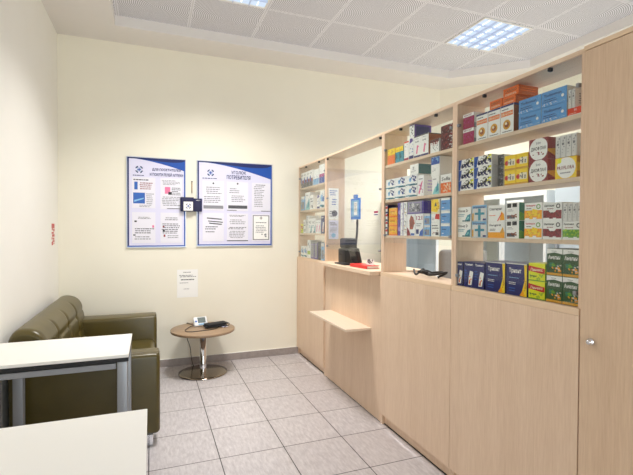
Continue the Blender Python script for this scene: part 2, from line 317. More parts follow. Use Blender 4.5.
'whiteteal': ('white', 'dteal', [('t', 'Z', .3, .5, .55, .75, 'dgrey'), ('l', .1, .2, .8, .4, 2, 57, 'grey')], []),
'tealfade': ('white', 'pale', [('p', [(.1, 0), (1, 0), (1, .6), (.4, .35)], 'lteal'), ('p', [(.5, .1), (.95, .2), (.8, .7)], 'teal'), ('l', .1, .78, .8, .9, 1, 58, 'grey')], []),
'bluetop': ('white', 'pale', [('r', 0, .6, 1, 1, 'royal'), ('d', .05, .62, .9, .95, 14, .12, 59, 'lblue'), ('d', .1, .15, .8, .5, 7, .07, 60, 'grey')], []),
'orangepattern': ('white', 'pale', [('r', 0, 0, 1, .55, 'orange'), ('d', .02, .05, .9, .55, 22, .11, 61, 'cream'), ('t', 'Sofia', .1, .66, .9, .86, 'dgrey')], []),
'tiny': ('navy', 'dnavy', [('r', .4, .1, 1, .9, 'white'), ('p', [(.4, .5), (1, .5), (1, .85), (.4, .7)], 'red')], []),
'amber': ('amber', 'orange', [('d', .05, .1, .9, .9, 14, .14, 62, 'yellow'), ('r', 0, 0, 1, .12, 'orange'), ('l', .15, .5, .85, .7, 1, 63, 'dorange')], []),
'violet': ('purple', 'lilac', [('r', .55, 0, 1, 1, 'white'), ('c', .35, .4, .14, 1, 'lilac'), ('d', .55, .1, .9, .9, 8, .12, 64, 'grey')], []),
'floral': ('white', 'pale', [('d', .1, .1, .9, .9, 16, .2, 65, 'grey'), ('d', .1, .1, .7, .6, 5, .2, 66, 'gold')], []),
'brownman': ('white', 'pale', [('p', [(.35, .3), (.75, .3), (.95, .6), (.8, .85), (.5, .95), (.3, .7)], 'brown'), ('p', [(0, 0), (.5, 0), (.3, .25), (0, .4)], 'dred'), ('d', .3, .3, .9, .85, 9, .12, 67, 'dorange'), ('r', .5, .02, .95, .12, 'blue')], []),
'redstripe': ('white', 'pale', [('t', '121', .12, .72, .88, .9, 'crimson'), ('r', .1, .1, .45, .3, 'navy'), ('p', [(.5, 0), (1, 0), (1, .35), (.6, .2)], 'blue'), ('l', .1, .42, .8, .6, 2, 68, 'grey')], []),
'greyviolet': ('grey', 'purple', [('r', .92, 0, 1, 1, 'purple'), ('r', .06, .1, .86, .9, 'lilac'), ('r', .09, .14, .83, .86, 'grey'), ('d', .1, .15, .78, .8, 18, .06, 69, 'pale'), ('d', .1, .15, .78, .8, 12, .06, 70, 'dgrey'), ('r', 0, 0, 1, .07, 'purple')], []),
'greyblue': ('lblue', 'sky', [('r', .1, .1, .9, .6, 'grey'), ('d', .1, .1, .8, .9, 8, .16, 71, 'blue'), ('r', 0, .8, 1, 1, 'pale')], []),
'whitegrey': ('white', 'pale', [('l', .1, .5, .9, .85, 2, 72, 'dgrey'), ('d', .1, .08, .8, .4, 9, .1, 73, 'brown'), ('r', .55, .1, .9, .3, 'dgrey')], []),
'whiteredtop': ('white', 'pale', [('p', [(.45, .4), (1, .3), (1, 1), (.55, 1)], 'red'), ('l', .08, .2, .45, .6, 2, 74, 'grey')], []),
'yellowwhite': ('cream', 'pale', [('p', [(0, .2), (.7, .1), (1, .5), (.8, 1), (0, 1)], 'yellow'), ('d', .05, .2, .9, .9, 10, .14, 75, 'gold'), ('p', [(.4, .5), (.7, .55), (.5, .8)], 'dgrey')], []),
'lightblue': ('sky', 'lblue', [('r', 0, .82, 1, 1, 'white'), ('r', 0, 0, 1, .06, 'white'), ('l', .12, .5, .6, .66, 1, 76, 'navy'), ('l', .12, .2, .4, .34, 1, 77, 'white')], []),
'redbluebot': ('white', 'pale', [('r', 0, 0, 1, .3, 'dgrey'), ('r', 0, .3, 1, .5, 'dred'), ('p', [(0, .3), (.5, .3), (.3, .7), (0, .6)], 'blue'), ('l', .1, .75, .9, .9, 1, 78, 'grey')], []),
'bluebot': ('white', 'pale', [('r', 0, 0, 1, .4, 'lblue'), ('d', .1, .1, .8, .6, 6, .2, 79, 'blue')], []),
'magentablue': ('white', 'pale', [('r', 0, 0, 1, .32, 'royal'), ('r', 0, .32, 1, .5, 'magenta'), ('d', .1, .05, .8, .3, 5, .2, 80, 'navy')], []),
'greenfade': ('white', 'pale', [('r', 0, .2, 1, .4, 'lime'), ('d', .1, .5, .8, .9, 6, .16, 81, 'grey')], []),
}
_BX = {}
def carton(kind, w, h, d):
    key = (kind, w, h, d)
    if key in _BX: return _BX[key]
    base, side, fr, sd = D[kind]; mb = MB(); mb.keep = True
    t = bmesh.new(); bmesh.ops.create_cube(t, size=1)
    for v in t.verts: v.co = Vector(((v.co.x+.5)*w, (v.co.y+.5)*d, (v.co.z+.5)*h))
    bmesh.ops.bevel(t, geom=t.edges[:], offset=min(.0009, w*.02), segments=1, affect='EDGES')
    mb.merge(t, pal(base))
    mb.face([(w+.0002, .001, .001), (w+.0002, d-.001, .001), (w+.0002, d-.001, h-.001), (w+.0002, .001, h-.001)], pal(side))
    printing(mb, fr, lambda u, v, L: (w*min(max(u, .008), .992), -L, h*min(max(v, .008), .992)), pal, w, h)
    printing(mb, sd, lambda u, v, L: (w+L, d*min(max(u, .01), .99), h*min(max(v, .01), .99)), pal, d, h)
    # tuck-flap seam on the right-hand end and lid edge
    mb.face([(w*.02, d*.5, h+.0002), (w*.98, d*.5, h+.0002), (w*.98, d*.52, h+.0002), (w*.02, d*.52, h+.0002)], pal('grey'))
    me = bpy.data.meshes.new('medicine_box')
    mb.bm.to_mesh(me); mb.bm.free()
    for m in mb.mats: me.materials.append(m)
    _BX[key] = me; return me
SHELF_WORDS = {'@A': 'on top shelf of', '@B': 'on second shelf of', '@C': 'on third shelf of', '@D': 'on worktop of'}
BOXES = [
 ('crimson', 'lower crimson medicine box with white top @A nearest cabinet', 4, 'A', 1.897, 1.862, 0.085, 0.0796, 0.13),
 ('crimson', 'upper crimson medicine box with white top @A nearest cabinet', 4, 'A', 1.897, 1.942, 0.085, 0.0796, 0.13),
 ('sunwhite', 'left tall white box with orange lettering @A nearest cabinet', 4, 'A', 1.795, 1.862, 0.08, 0.135, 0.13),
 ('sunwhite', 'middle tall white box with orange lettering @A nearest cabinet', 4, 'A', 1.712, 1.862, 0.08, 0.135, 0.13),
 ('sunwhite', 'right tall white box with orange lettering @A nearest cabinet', 4, 'A', 1.63, 1.862, 0.08, 0.135, 0.13),
 ('orange', 'flat orange box lying left on the tall white boxes @A nearest cabinet', 4, 'A', 1.702, 1.998, 0.079, 0.0409, 0.12),
 ('orange', 'flat orange box lying right on the tall white boxes @A nearest cabinet', 4, 'A', 1.618, 1.998, 0.078, 0.0323, 0.13),
 ('orange', 'uppermost flat orange box @A nearest cabinet', 4, 'A', 1.615, 2.031, 0.092, 0.0417, 0.12),
 ('blue', 'lower left wide blue box with black print @A nearest cabinet', 4, 'A', 1.52, 1.862, 0.121, 0.0648, 0.13),
 ('blue', 'upper left wide blue box with black print @A nearest cabinet', 4, 'A', 1.52, 1.928, 0.121, 0.0648, 0.13),
 ('blue', 'lower right wide blue box with black print @A nearest cabinet', 4, 'A', 1.397, 1.862, 0.121, 0.0648, 0.13),
 ('blue', 'upper right wide blue box with black print @A nearest cabinet', 4, 'A', 1.397, 1.928, 0.121, 0.0648, 0.13),
 ('redorange', 'low orange red box @A nearest cabinet', 4, 'A', 1.271, 1.862, 0.062, 0.0304, 0.13),
 ('spine', 'left narrow pale carton upright on the orange red box @A nearest cabinet', 4, 'A', 1.269, 1.893, 0.014, 0.0753, 0.1),
 ('spine', 'right narrow pale carton upright on the orange red box @A nearest cabinet', 4, 'A', 1.253, 1.893, 0.014, 0.0753, 0.1),
 ('navyyellow', 'bottom left navy and white box with yellow corner @B nearest cabinet', 4, 'B', 1.935, 1.615, 0.124, 0.055, 0.13),
 ('navyyellow', 'middle left navy and white box with yellow corner @B nearest cabinet', 4, 'B', 1.935, 1.671, 0.124, 0.055, 0.13),
 ('navyyellow', 'top left navy and white box with yellow corner @B nearest cabinet', 4, 'B', 1.935, 1.727, 0.124, 0.055, 0.13),
 ('navyyellow', 'bottom right navy and white box with yellow corner @B nearest cabinet', 4, 'B', 1.809, 1.615, 0.124, 0.055, 0.13),
 ('navyyellow', 'middle right navy and white box with yellow corner @B nearest cabinet', 4, 'B', 1.809, 1.671, 0.124, 0.055, 0.13),
 ('navyyellow', 'top right navy and white box with yellow corner @B nearest cabinet', 4, 'B', 1.809, 1.727, 0.124, 0.055, 0.13),
 ('darkbox', 'bottom narrow black box with grey end @B nearest cabinet', 4, 'B', 1.644, 1.615, 0.036, 0.0503, 0.13),
 ('darkbox', 'middle narrow black box with grey end @B nearest cabinet', 4, 'B', 1.644, 1.666, 0.036, 0.0503, 0.13),
 ('darkbox', 'top narrow black box with grey end @B nearest cabinet', 4, 'B', 1.644, 1.717, 0.036, 0.0503, 0.13),
 ('yellow', 'lower left yellow box with red spot @B nearest cabinet', 4, 'B', 1.601, 1.615, 0.067, 0.0689, 0.13),
 ('yellow', 'upper left yellow box with red spot @B nearest cabinet', 4, 'B', 1.601, 1.685, 0.067, 0.0689, 0.13),
 ('yellow', 'lower right yellow box with red spot @B nearest cabinet', 4, 'B', 1.532, 1.615, 0.067, 0.0689, 0.13),
 ('yellow', 'upper right yellow box with red spot @B nearest cabinet', 4, 'B', 1.532, 1.685, 0.067, 0.0689, 0.13),
 ('redwhite', 'lower red box with big white disc @B nearest cabinet', 4, 'B', 1.46, 1.615, 0.097, 0.0933, 0.13),
 ('redwhite', 'upper red box with big white disc @B nearest cabinet', 4, 'B', 1.46, 1.709, 0.097, 0.0933, 0.13),
 ('goldwhite', 'golden box with big white disc @B nearest cabinet', 4, 'B', 1.325, 1.615, 0.097, 0.0858, 0.13),
 ('spine', 'first slim pale carton standing upright @B nearest cabinet', 4, 'B', 1.324, 1.702, 0.022, 0.0893, 0.12),
 ('spine', 'second slim pale carton standing upright @B nearest cabinet', 4, 'B', 1.3, 1.702, 0.022, 0.0893, 0.12),
 ('spine', 'third slim pale carton standing upright @B nearest cabinet', 4, 'B', 1.275, 1.702, 0.022, 0.0893, 0.12),
 ('spine', 'fourth slim pale carton standing upright @B nearest cabinet', 4, 'B', 1.251, 1.702, 0.022, 0.0893, 0.12),
 ('tealleaf', 'lower white box with teal leaf @C nearest cabinet', 4, 'C', 1.937, 1.365, 0.109, 0.0804, 0.13),
 ('tealleaf', 'upper white box with teal leaf @C nearest cabinet', 4, 'C', 1.937, 1.446, 0.109, 0.0804, 0.13),
 ('tealcross', 'lower pale grey box with teal cross @C nearest cabinet', 4, 'C', 1.819, 1.365, 0.106, 0.0827, 0.13),
 ('tealcross', 'upper pale grey box with teal cross @C nearest cabinet', 4, 'C', 1.819, 1.449, 0.106, 0.0827, 0.13),
 ('orangeband', 'white box with orange band @C nearest cabinet', 4, 'C', 1.704, 1.365, 0.109, 0.0784, 0.13),
 ('yellowleaf', 'white box with yellow leaf @C nearest cabinet', 4, 'C', 1.704, 1.444, 0.109, 0.081, 0.13),
 ('blackpic', 'lower white box with black pictures and green side @C nearest cabinet', 4, 'C', 1.587, 1.365, 0.076, 0.0829, 0.13),
 ('blackpic', 'upper white box with black pictures and green side @C nearest cabinet', 4, 'C', 1.587, 1.449, 0.076, 0.0829, 0.13),
 ('yellowflower', 'lower box with yellow flowers @C nearest cabinet', 4, 'C', 1.48, 1.365, 0.094, 0.0796, 0.13),
 ('yellowflower', 'upper box with yellow flowers @C nearest cabinet', 4, 'C', 1.48, 1.445, 0.094, 0.0796, 0.13),
 ('maroonwhite', 'lower white and dark red box @C nearest cabinet', 4, 'C', 1.381, 1.365, 0.09, 0.0772, 0.13),
 ('maroonwhite', 'upper white and dark red box @C nearest cabinet', 4, 'C', 1.381, 1.443, 0.09, 0.0772, 0.13),
 ('greenwhite', 'white and grass green box @C nearest cabinet', 4, 'C', 1.286, 1.365, 0.083, 0.0751, 0.13),
 ('spine', 'first thin pale carton standing upright @C nearest cabinet', 4, 'C', 1.285, 1.441, 0.019, 0.0731, 0.12),
 ('spine', 'second thin pale carton standing upright @C nearest cabinet', 4, 'C', 1.264, 1.441, 0.019, 0.0731, 0.12),
 ('spine', 'third thin pale carton standing upright @C nearest cabinet', 4, 'C', 1.243, 1.441, 0.019, 0.0731, 0.12),
 ('spine', 'fourth thin pale carton standing upright @C nearest cabinet', 4, 'C', 1.222, 1.441, 0.019, 0.0731, 0.12),
 ('navysmall', 'leftmost slim navy box with white diamond @D nearest cabinet', 4, 'D', 1.952, 1.102, 0.066, 0.129, 0.13),
 ('navysmall', 'left slim navy box of the touching pair @D nearest cabinet', 4, 'D', 1.877, 1.102, 0.075, 0.1333, 0.13),
 ('navysmall', 'right slim navy box of the touching pair @D nearest cabinet', 4, 'D', 1.8, 1.102, 0.075, 0.1333, 0.13),
 ('navybig', 'wide navy box with yellow edge beside slim ones @D nearest cabinet', 4, 'D', 1.718, 1.102, 0.129, 0.1468, 0.13),
 ('navybig', 'wide navy box with yellow edge beside lime box @D nearest cabinet', 4, 'D', 1.581, 1.102, 0.12, 0.1501, 0.13),
 ('lime', 'lower lime yellow box with red band @D nearest cabinet', 4, 'D', 1.453, 1.102, 0.086, 0.0783, 0.13),
 ('lime', 'upper lime yellow box with red band @D nearest cabinet', 4, 'D', 1.453, 1.181, 0.086, 0.0783, 0.13),
 ('darkgreen', 'lower left dark green herbal box with white top @D nearest cabinet', 4, 'D', 1.359, 1.102, 0.075, 0.1119, 0.13),
 ('darkgreen', 'upper left dark green herbal box with white top @D nearest cabinet', 4, 'D', 1.359, 1.215, 0.075, 0.1119, 0.13),
 ('darkgreen', 'lower right dark green herbal box with white top @D nearest cabinet', 4, 'D', 1.282, 1.102, 0.075, 0.1119, 0.13),
 ('darkgreen', 'upper right dark green herbal box with white top @D nearest cabinet', 4, 'D', 1.282, 1.215, 0.075, 0.1119, 0.13),
 ('orangeyellow', 'orange and yellow box @A middle cabinet', 3, 'A', 2.69, 1.862, 0.097, 0.1079, 0.13),
 ('yellowteal', 'left teal box with yellow top @A middle cabinet', 3, 'A', 2.585, 1.862, 0.049, 0.1044, 0.13),
 ('yellowteal', 'right teal box with yellow top @A middle cabinet', 3, 'A', 2.534, 1.862, 0.049, 0.1044, 0.13),
 ('whitered', 'slim white box with red base @A middle cabinet', 3, 'A', 2.475, 1.862, 0.054, 0.1239, 0.13),
 ('whitenavy', 'slim white box with purple patch @A middle cabinet', 3, 'A', 2.416, 1.862, 0.05, 0.1324, 0.12),
 ('purple', 'white box with purple side standing highest @A middle cabinet', 3, 'A', 2.414, 1.995, 0.055, 0.086, 0.13),
 ('whitepink', 'left white box with pink figure @A middle cabinet', 3, 'A', 2.36, 1.862, 0.076, 0.1342, 0.13),
 ('whitepink', 'right white box with pink figure @A middle cabinet', 3, 'A', 2.283, 1.862, 0.076, 0.1342, 0.13),
 ('whitemaroon', 'white box with maroon top @A middle cabinet', 3, 'A', 2.188, 1.862, 0.085, 0.0795, 0.13),
 ('maroon', 'bottom dark maroon speckled box @A middle cabinet', 3, 'A', 2.087, 1.862, 0.109, 0.0461, 0.13),
 ('maroon', 'middle dark maroon speckled box @A middle cabinet', 3, 'A', 2.087, 1.909, 0.109, 0.0461, 0.13),
 ('maroon', 'top dark maroon speckled box @A middle cabinet', 3, 'A', 2.087, 1.956, 0.109, 0.0461, 0.13),
 ('pill', 'lower left white and blue box with teal stripe @B middle cabinet', 3, 'B', 2.718, 1.615, 0.131, 0.0713, 0.13),
 ('pill', 'upper left white and blue box with teal stripe @B middle cabinet', 3, 'B', 2.718, 1.687, 0.131, 0.0713, 0.13),
 ('pill', 'lower middle white and blue box with teal stripe @B middle cabinet', 3, 'B', 2.585, 1.615, 0.131, 0.0713, 0.13),
 ('pill', 'upper middle white and blue box with teal stripe @B middle cabinet', 3, 'B', 2.585, 1.687, 0.131, 0.0713, 0.13),
 ('pill', 'lower right white and blue box with teal stripe @B middle cabinet', 3, 'B', 2.452, 1.615, 0.131, 0.0713, 0.13),
 ('pill', 'upper right white and blue box with teal stripe @B middle cabinet', 3, 'B', 2.452, 1.687, 0.131, 0.0713, 0.13),
 ('pinkwhite', 'white box with pink flourish @B middle cabinet', 3, 'B', 2.314, 1.615, 0.063, 0.1305, 0.13),
 ('whiteteal', 'white box with dark teal side standing atop others @B middle cabinet', 3, 'B', 2.404, 1.759, 0.094, 0.0641, 0.13),
 ('tealfade', 'narrow white and teal box @B middle cabinet', 3, 'B', 2.168, 1.615, 0.068, 0.1072, 0.13),
 ('bluetop', 'white box with blue pattern atop narrow teal one @B middle cabinet', 3, 'B', 2.178, 1.723, 0.082, 0.1142, 0.13),
 ('orangepattern', 'white and orange speckled box @B middle cabinet', 3, 'B', 2.085, 1.615, 0.095, 0.1075, 0.13),
 ('tiny', 'lowest little navy and red box @C middle cabinet', 3, 'C', 2.728, 1.365, 0.044, 0.0533, 0.13),
 ('tiny', 'third little navy and red box @C middle cabinet', 3, 'C', 2.728, 1.419, 0.044, 0.0533, 0.13),
 ('tiny', 'second little navy and red box @C middle cabinet', 3, 'C', 2.728, 1.473, 0.044, 0.0533, 0.13),
 ('tiny', 'topmost little navy and red box @C middle cabinet', 3, 'C', 2.728, 1.527, 0.044, 0.0533, 0.13),
 ('amber', 'bottom amber yellow box @C middle cabinet', 3, 'C', 2.665, 1.365, 0.109, 0.0627, 0.13),
 ('amber', 'middle amber yellow box @C middle cabinet', 3, 'C', 2.665, 1.428, 0.109, 0.0627, 0.13),
 ('amber', 'top amber yellow box @C middle cabinet', 3, 'C', 2.665, 1.492, 0.109, 0.0627, 0.13),
 ('violet', 'lower violet and white box @C middle cabinet', 3, 'C', 2.549, 1.365, 0.065, 0.1107, 0.13),
 ('violet', 'upper violet and white box @C middle cabinet', 3, 'C', 2.549, 1.477, 0.065, 0.1107, 0.13),
 ('floral', 'lower slim white floral box @C middle cabinet', 3, 'C', 2.478, 1.365, 0.04, 0.1107, 0.13),
 ('floral', 'upper slim white floral box @C middle cabinet', 3, 'C', 2.478, 1.477, 0.04, 0.1107, 0.13),
 ('brownman', 'white box with brown figure @C middle cabinet', 3, 'C', 2.433, 1.365, 0.09, 0.1406, 0.13),
 ('redstripe', 'white box with red lettering @C middle cabinet', 3, 'C', 2.337, 1.365, 0.084, 0.1406, 0.13),
 ('greyviolet', 'wide grey box with violet edge @C middle cabinet', 3, 'C', 2.431, 1.506, 0.178, 0.0808, 0.13),
 ('greyblue', 'lower grey blue box @C middle cabinet', 3, 'C', 2.244, 1.365, 0.061, 0.0686, 0.13),
 ('greyblue', 'upper grey blue box @C middle cabinet', 3, 'C', 2.244, 1.434, 0.061, 0.0686, 0.13),
 ('whitegrey', 'white box with grey print @C middle cabinet', 3, 'C', 2.173, 1.365, 0.081, 0.0849, 0.13),
 ('whiteredtop', 'white box with red corner @C middle cabinet', 3, 'C', 2.173, 1.451, 0.081, 0.0465, 0.13),
 ('yellowwhite', 'yellow and white box @C middle cabinet', 3, 'C', 2.173, 1.498, 0.081, 0.088, 0.13),
 ('lightblue', 'bottom light blue box with white lid band @C middle cabinet', 3, 'C', 2.079, 1.365, 0.08, 0.0735, 0.13),
 ('lightblue', 'middle light blue box with white lid band @C middle cabinet', 3, 'C', 2.079, 1.439, 0.08, 0.0735, 0.13),
 ('lightblue', 'top light blue box with white lid band @C middle cabinet', 3, 'C', 2.079, 1.514, 0.08, 0.0735, 0.13),
 ('redbluebot', 'first slim white box with dark red base @A far cabinet', 1, 'A', 4.574, 1.862, 0.091, 0.1672, 0.13),
 ('redbluebot', 'second slim white box with dark red base @A far cabinet', 1, 'A', 4.482, 1.862, 0.091, 0.1672, 0.13),
 ('redbluebot', 'third slim white box with dark red base @A far cabinet', 1, 'A', 4.389, 1.862, 0.091, 0.1672, 0.13),
 ('redbluebot', 'fourth slim white box with dark red base @A far cabinet', 1, 'A', 4.296, 1.862, 0.091, 0.1672, 0.13),
 ('bluebot', 'left slim white box with pale blue base @A far cabinet', 1, 'A', 4.192, 1.862, 0.078, 0.1537, 0.13),
 ('bluebot', 'right slim white box with pale blue base @A far cabinet', 1, 'A', 4.112, 1.862, 0.078, 0.1537, 0.13),
 ('magentablue', 'left slim white box with blue and magenta base @A far cabinet', 1, 'A', 4.021, 1.862, 0.067, 0.1843, 0.13),
 ('magentablue', 'right slim white box with blue and magenta base @A far cabinet', 1, 'A', 3.952, 1.862, 0.067, 0.1843, 0.13),
 ('greyblue', 'slate blue box @B far cabinet', 1, 'B', 4.574, 1.615, 0.116, 0.1542, 0.13),
 ('tealfade', 'white and teal box @B far cabinet', 1, 'B', 4.44, 1.615, 0.141, 0.1868, 0.13),
 ('whitegrey', 'white box with grey print @B far cabinet', 1, 'B', 4.282, 1.615, 0.088, 0.145, 0.13),
 ('whitenavy', 'slim white box with navy base @B far cabinet', 1, 'B', 4.082, 1.615, 0.076, 0.1359, 0.13),
 ('pill', 'white and blue box with teal stripe @B far cabinet', 1, 'B', 3.994, 1.615, 0.109, 0.1723, 0.13),
 ('lime', 'slim lime box @C far cabinet', 1, 'C', 4.574, 1.365, 0.066, 0.1, 0.13),
 ('whitegrey', 'slim white box with grey print @C far cabinet', 1, 'C', 4.493, 1.365, 0.07, 0.1484, 0.13),
 ('spine', 'tallest pale carton @C far cabinet', 1, 'C', 4.408, 1.365, 0.062, 0.1898, 0.13),
 ('tealleaf', 'left white box with teal leaf @C far cabinet', 1, 'C', 4.328, 1.365, 0.103, 0.156, 0.13),
 ('tealleaf', 'right white box with teal leaf @C far cabinet', 1, 'C', 4.224, 1.365, 0.103, 0.156, 0.13),
 ('pinkwhite', 'left white box with pink flourish @C far cabinet', 1, 'C', 4.105, 1.365, 0.062, 0.1346, 0.13),
 ('pinkwhite', 'right white box with pink flourish @C far cabinet', 1, 'C', 4.041, 1.365, 0.062, 0.1346, 0.13),
 ('navysmall', 'navy box @C far cabinet', 1, 'C', 3.967, 1.365, 0.082, 0.1764, 0.13),
 ('pill', 'left small white and blue box with teal stripe @D far cabinet', 1, 'D', 4.574, 1.102, 0.097, 0.1206, 0.13),
 ('pill', 'right small white and blue box with teal stripe @D far cabinet', 1, 'D', 4.475, 1.102, 0.097, 0.1206, 0.13),
 ('greenfade', 'white box with pale green stripe @D far cabinet', 1, 'D', 4.36, 1.102, 0.094, 0.1903, 0.13),
 ('greyviolet', 'grey box with violet edge @D far cabinet', 1, 'D', 4.252, 1.102, 0.093, 0.1668, 0.13),
 ('greyviolet', 'grey box with violet band right of its twin @D far cabinet', 1, 'D', 4.145, 1.102, 0.083, 0.1698, 0.13),
 ('darkbox', 'dark grey box @D far cabinet', 1, 'D', 4.043, 1.102, 0.074, 0.1776, 0.13),
 ('greyblue', 'grey blue box @D far cabinet', 1, 'D', 3.956, 1.102, 0.072, 0.1702, 0.13),
]
def place_cartons():
    jit = random.Random(3)
    where = {4: 'nearest', 3: 'middle', 1: 'far'}; sh = {'A': 'top shelf', 'B': 'second shelf', 'C': 'third shelf', 'D': 'worktop'}
    for kind, lab, sec, s, y, z, w, h, d in BOXES:
        for k, v in SHELF_WORDS.items(): lab = lab.replace(k, v)
        o = link('medicine_box', carton(kind, w, h, d))
        o.location = (1.573, y, z); o.rotation_euler = (0, 0, -PI/2)
        tag(o, lab, 'medicine box', 'medicine boxes on the %s of the %s cabinet' % (sh[s], where[sec]))

# ------------------------------------------------------------------ the room
XL, XR, YB, YF, ZS, ZC = -.807, 4.3, 4.63, -2.6, 3.21, 3.3
def slab(name, pts, z0, z1, m):
    mb = MB(); n = len(pts)
    mb.face([(x, y, z0) for x, y in pts], m); mb.face([(x, y, z1) for x, y in pts], m)
    for i in range(n):
        a, b = pts[i], pts[(i+1) % n]
        mb.face([(*a, z0), (*b, z0), (*b, z1), (*a, z1)], m)
    return struct(mb.build(name))
T = .12; CUT = 3.469; YD = YB-(XR-CUT)
slab('floor', [(XL-T, YF-T), (XR+T, YF-T), (XR+T, YB+T), (XL-T, YB+T)], -.1, 0, floor_material())
ZT = ZC+.12
slab('wall_left', [(XL-T, YF-T), (XL, YF-T), (XL, YB+T), (XL-T, YB+T)], 0, ZT, WALLW)
slab('wall_back', [(XL, YB), (CUT, YB), (CUT+T*.414, YB+T), (XL, YB+T)], 0, ZT, WALL)
slab('wall_corner', [(CUT, YB), (XR, YD), (XR+T, YD+T*.414), (CUT+T*.414, YB+T)], 0, ZT, WALL)
slab('wall_right', [(XR, YF-T), (XR+T, YF-T), (XR+T, YD+T*.414), (XR, YD)], 0, ZT, WALL)
# front wall with the shop window, behind the camera
W0, W1, WZ0, WZ1 = -.3, 3.3, .25, 2.6
mb = MB()
for a, b, c, d in ((XL, W0, 0, ZT), (W1, XR, 0, ZT), (W0, W1, 0, WZ0), (W0, W1, WZ1, ZT)): mb.box(a, b, YF-T, YF, c, d, WALL)
struct(mb.build('wall_front'))
mb = MB()
for a, b in ((W0, W0+.06), (W0+1.77, W0+1.83), (W1-.06, W1)): mb.box(a, b, YF-.08, YF-.02, WZ0, WZ1, WHITE)
for c, d in ((WZ0, WZ0+.06), (WZ1-.06, WZ1)): mb.box(W0, W1, YF-.08, YF-.02, c, d, WHITE)
wf = struct(mb.build('window_1'))
mb = MB(); mb.box(W0+.05, W1-.05, YF-.055, YF-.045, WZ0+.05, WZ1-.05, GLASS); mb.build('window_pane', wf)
# ceiling: perforated tiles behind a lower plaster border
slab('ceiling', [(XL, YF), (XR, YF), (XR, YD), (CUT, YB), (XL, YB)], ZC, ZT, ceiling_material())
e = .375; k = e*math.tan(PI/8)
outer = [(XL, YF), (XL, YB), (CUT, YB), (XR, YD), (XR, YF)]
inner = [(-.294, YF), (-.294, YB-e), (CUT-k, YB-e), (XR-e, YD-k), (XR-e, YF)]
mb = MB()
for i in range(4):
    a, b, c, d = outer[i], outer[i+1], inner[i+1], inner[i]
    mb.face([(*q, ZS) for q in (a, b, c, d)], SOFF)
    mb.face([(*d, ZS), (*c, ZS), (*c, ZC), (*d, ZC)], SOFF); mb.face([(*a, ZS), (*b, ZS), (*b, ZC), (*a, ZC)], SOFF)
    mb.face([(*q, ZC-.0005) for q in (a, b, c, d)], SOFF)
mb.face([(*q, z) for q, z in ((outer[0], ZS), (inner[0], ZS), (inner[0], ZC), (outer[0], ZC))], SOFF)
mb.face([(*q, z) for q, z in ((outer[4], ZS), (inner[4], ZS), (inner[4], ZC), (outer[4], ZC))], SOFF)
struct(mb.build('trim_1'))
def skirting(name, x0, x1, y0, y1):
    mb = MB(); mb.box(x0, x1, y0, y1, 0, .074, STONE, .0015, 1); mb.box(x0, x1, y0, y1, .0742, .079, WHITE, .001, 1); struct(mb.build(name))
skirting('baseboard_back', XL+.012, 1.56, YB-.011, YB-.0005)
skirting('baseboard_back_office', 1.76, CUT-.01, YB-.011, YB-.0005)
skirting('baseboard_left', XL+.0005, XL+.011, YF+.01, YB-.001)

# ------------------------------------------------------------------ ceiling lights
LAMP = emit_material('lamp_tube_glow', (.90, .95, 1.0), 2.4)
BACKP = emit_material('lamp_reflector_glow', (.72, .84, 1.0), 1.0)
LOUV = mat('mirror_louvre', (205, 216, 240), .35, .1)
def ceiling_light(x0, y0, label, watts):
    s = .565; cx, cy = x0+.605/2, y0+.605/2
    r = empty('ceiling_light', (cx, cy, ZC-.001), 0, label, 'ceiling light', 'recessed louvred ceiling lights'); h = s/2
    mb = MB()
    for a in ((-h, h, -h, -h+.012), (-h, h, h-.012, h), (-h, -h+.012, -h+.012, h-.012), (h-.012, h, -h+.012, h-.012)): mb.box(*a, -.012, 0, WHITE, .001, 1)
    mb.build('frame', r)
    mb = MB(); mb.box(-h+.012, h-.012, -h+.012, h-.012, -.002, -.0005, BACKP); mb.build('reflector', r)
    mb = MB()
    for i in range(4): mb.cyl((-h+.012+(i+.5)*(s-.024)/4, 0, -.0055), .0035, s-.06, LAMP, 10, axis='y')
    mb.build('tube', r)
    mb = MB(); q = s-.024
    for i in range(1, 4): mb.box(-h+.012+i*q/4-.002, -h+.012+i*q/4+.002, -h+.012, h-.012, -.022, -.003, LOUV)
    for j in range(1, 5):
        y = -h+.012+j*q/5; mb.box(-h+.012, h-.012, y-.002, y+.002, -.022, -.003, LOUV)
    mb.build('louvre', r)
    L = bpy.data.lights.new('ceiling_lamp', 'AREA'); L.shape = 'SQUARE'; L.size = .54; L.energy = watts; L.color = (1, .98, .955); L.spread = R(124)
    lo = bpy.data.objects.new('ceiling_lamp', L); COL.objects.link(lo); lo.location = (cx, cy, ZC-.03)
DAY_W = 105; EXPO = -0.03
ceiling_light(2.755, 3.05, 'bright louvred ceiling light above the medicine shelves', 40)
ceiling_light(.335, 3.05, 'louvred ceiling light cut by the photo top edge', 40)
for x, y in ((2.755, .63), (2.755, -1.79)):  # unseen lights, added out of view to help light the room
    ceiling_light(x, y, 'unseen louvred ceiling light added further back in the room', 17)
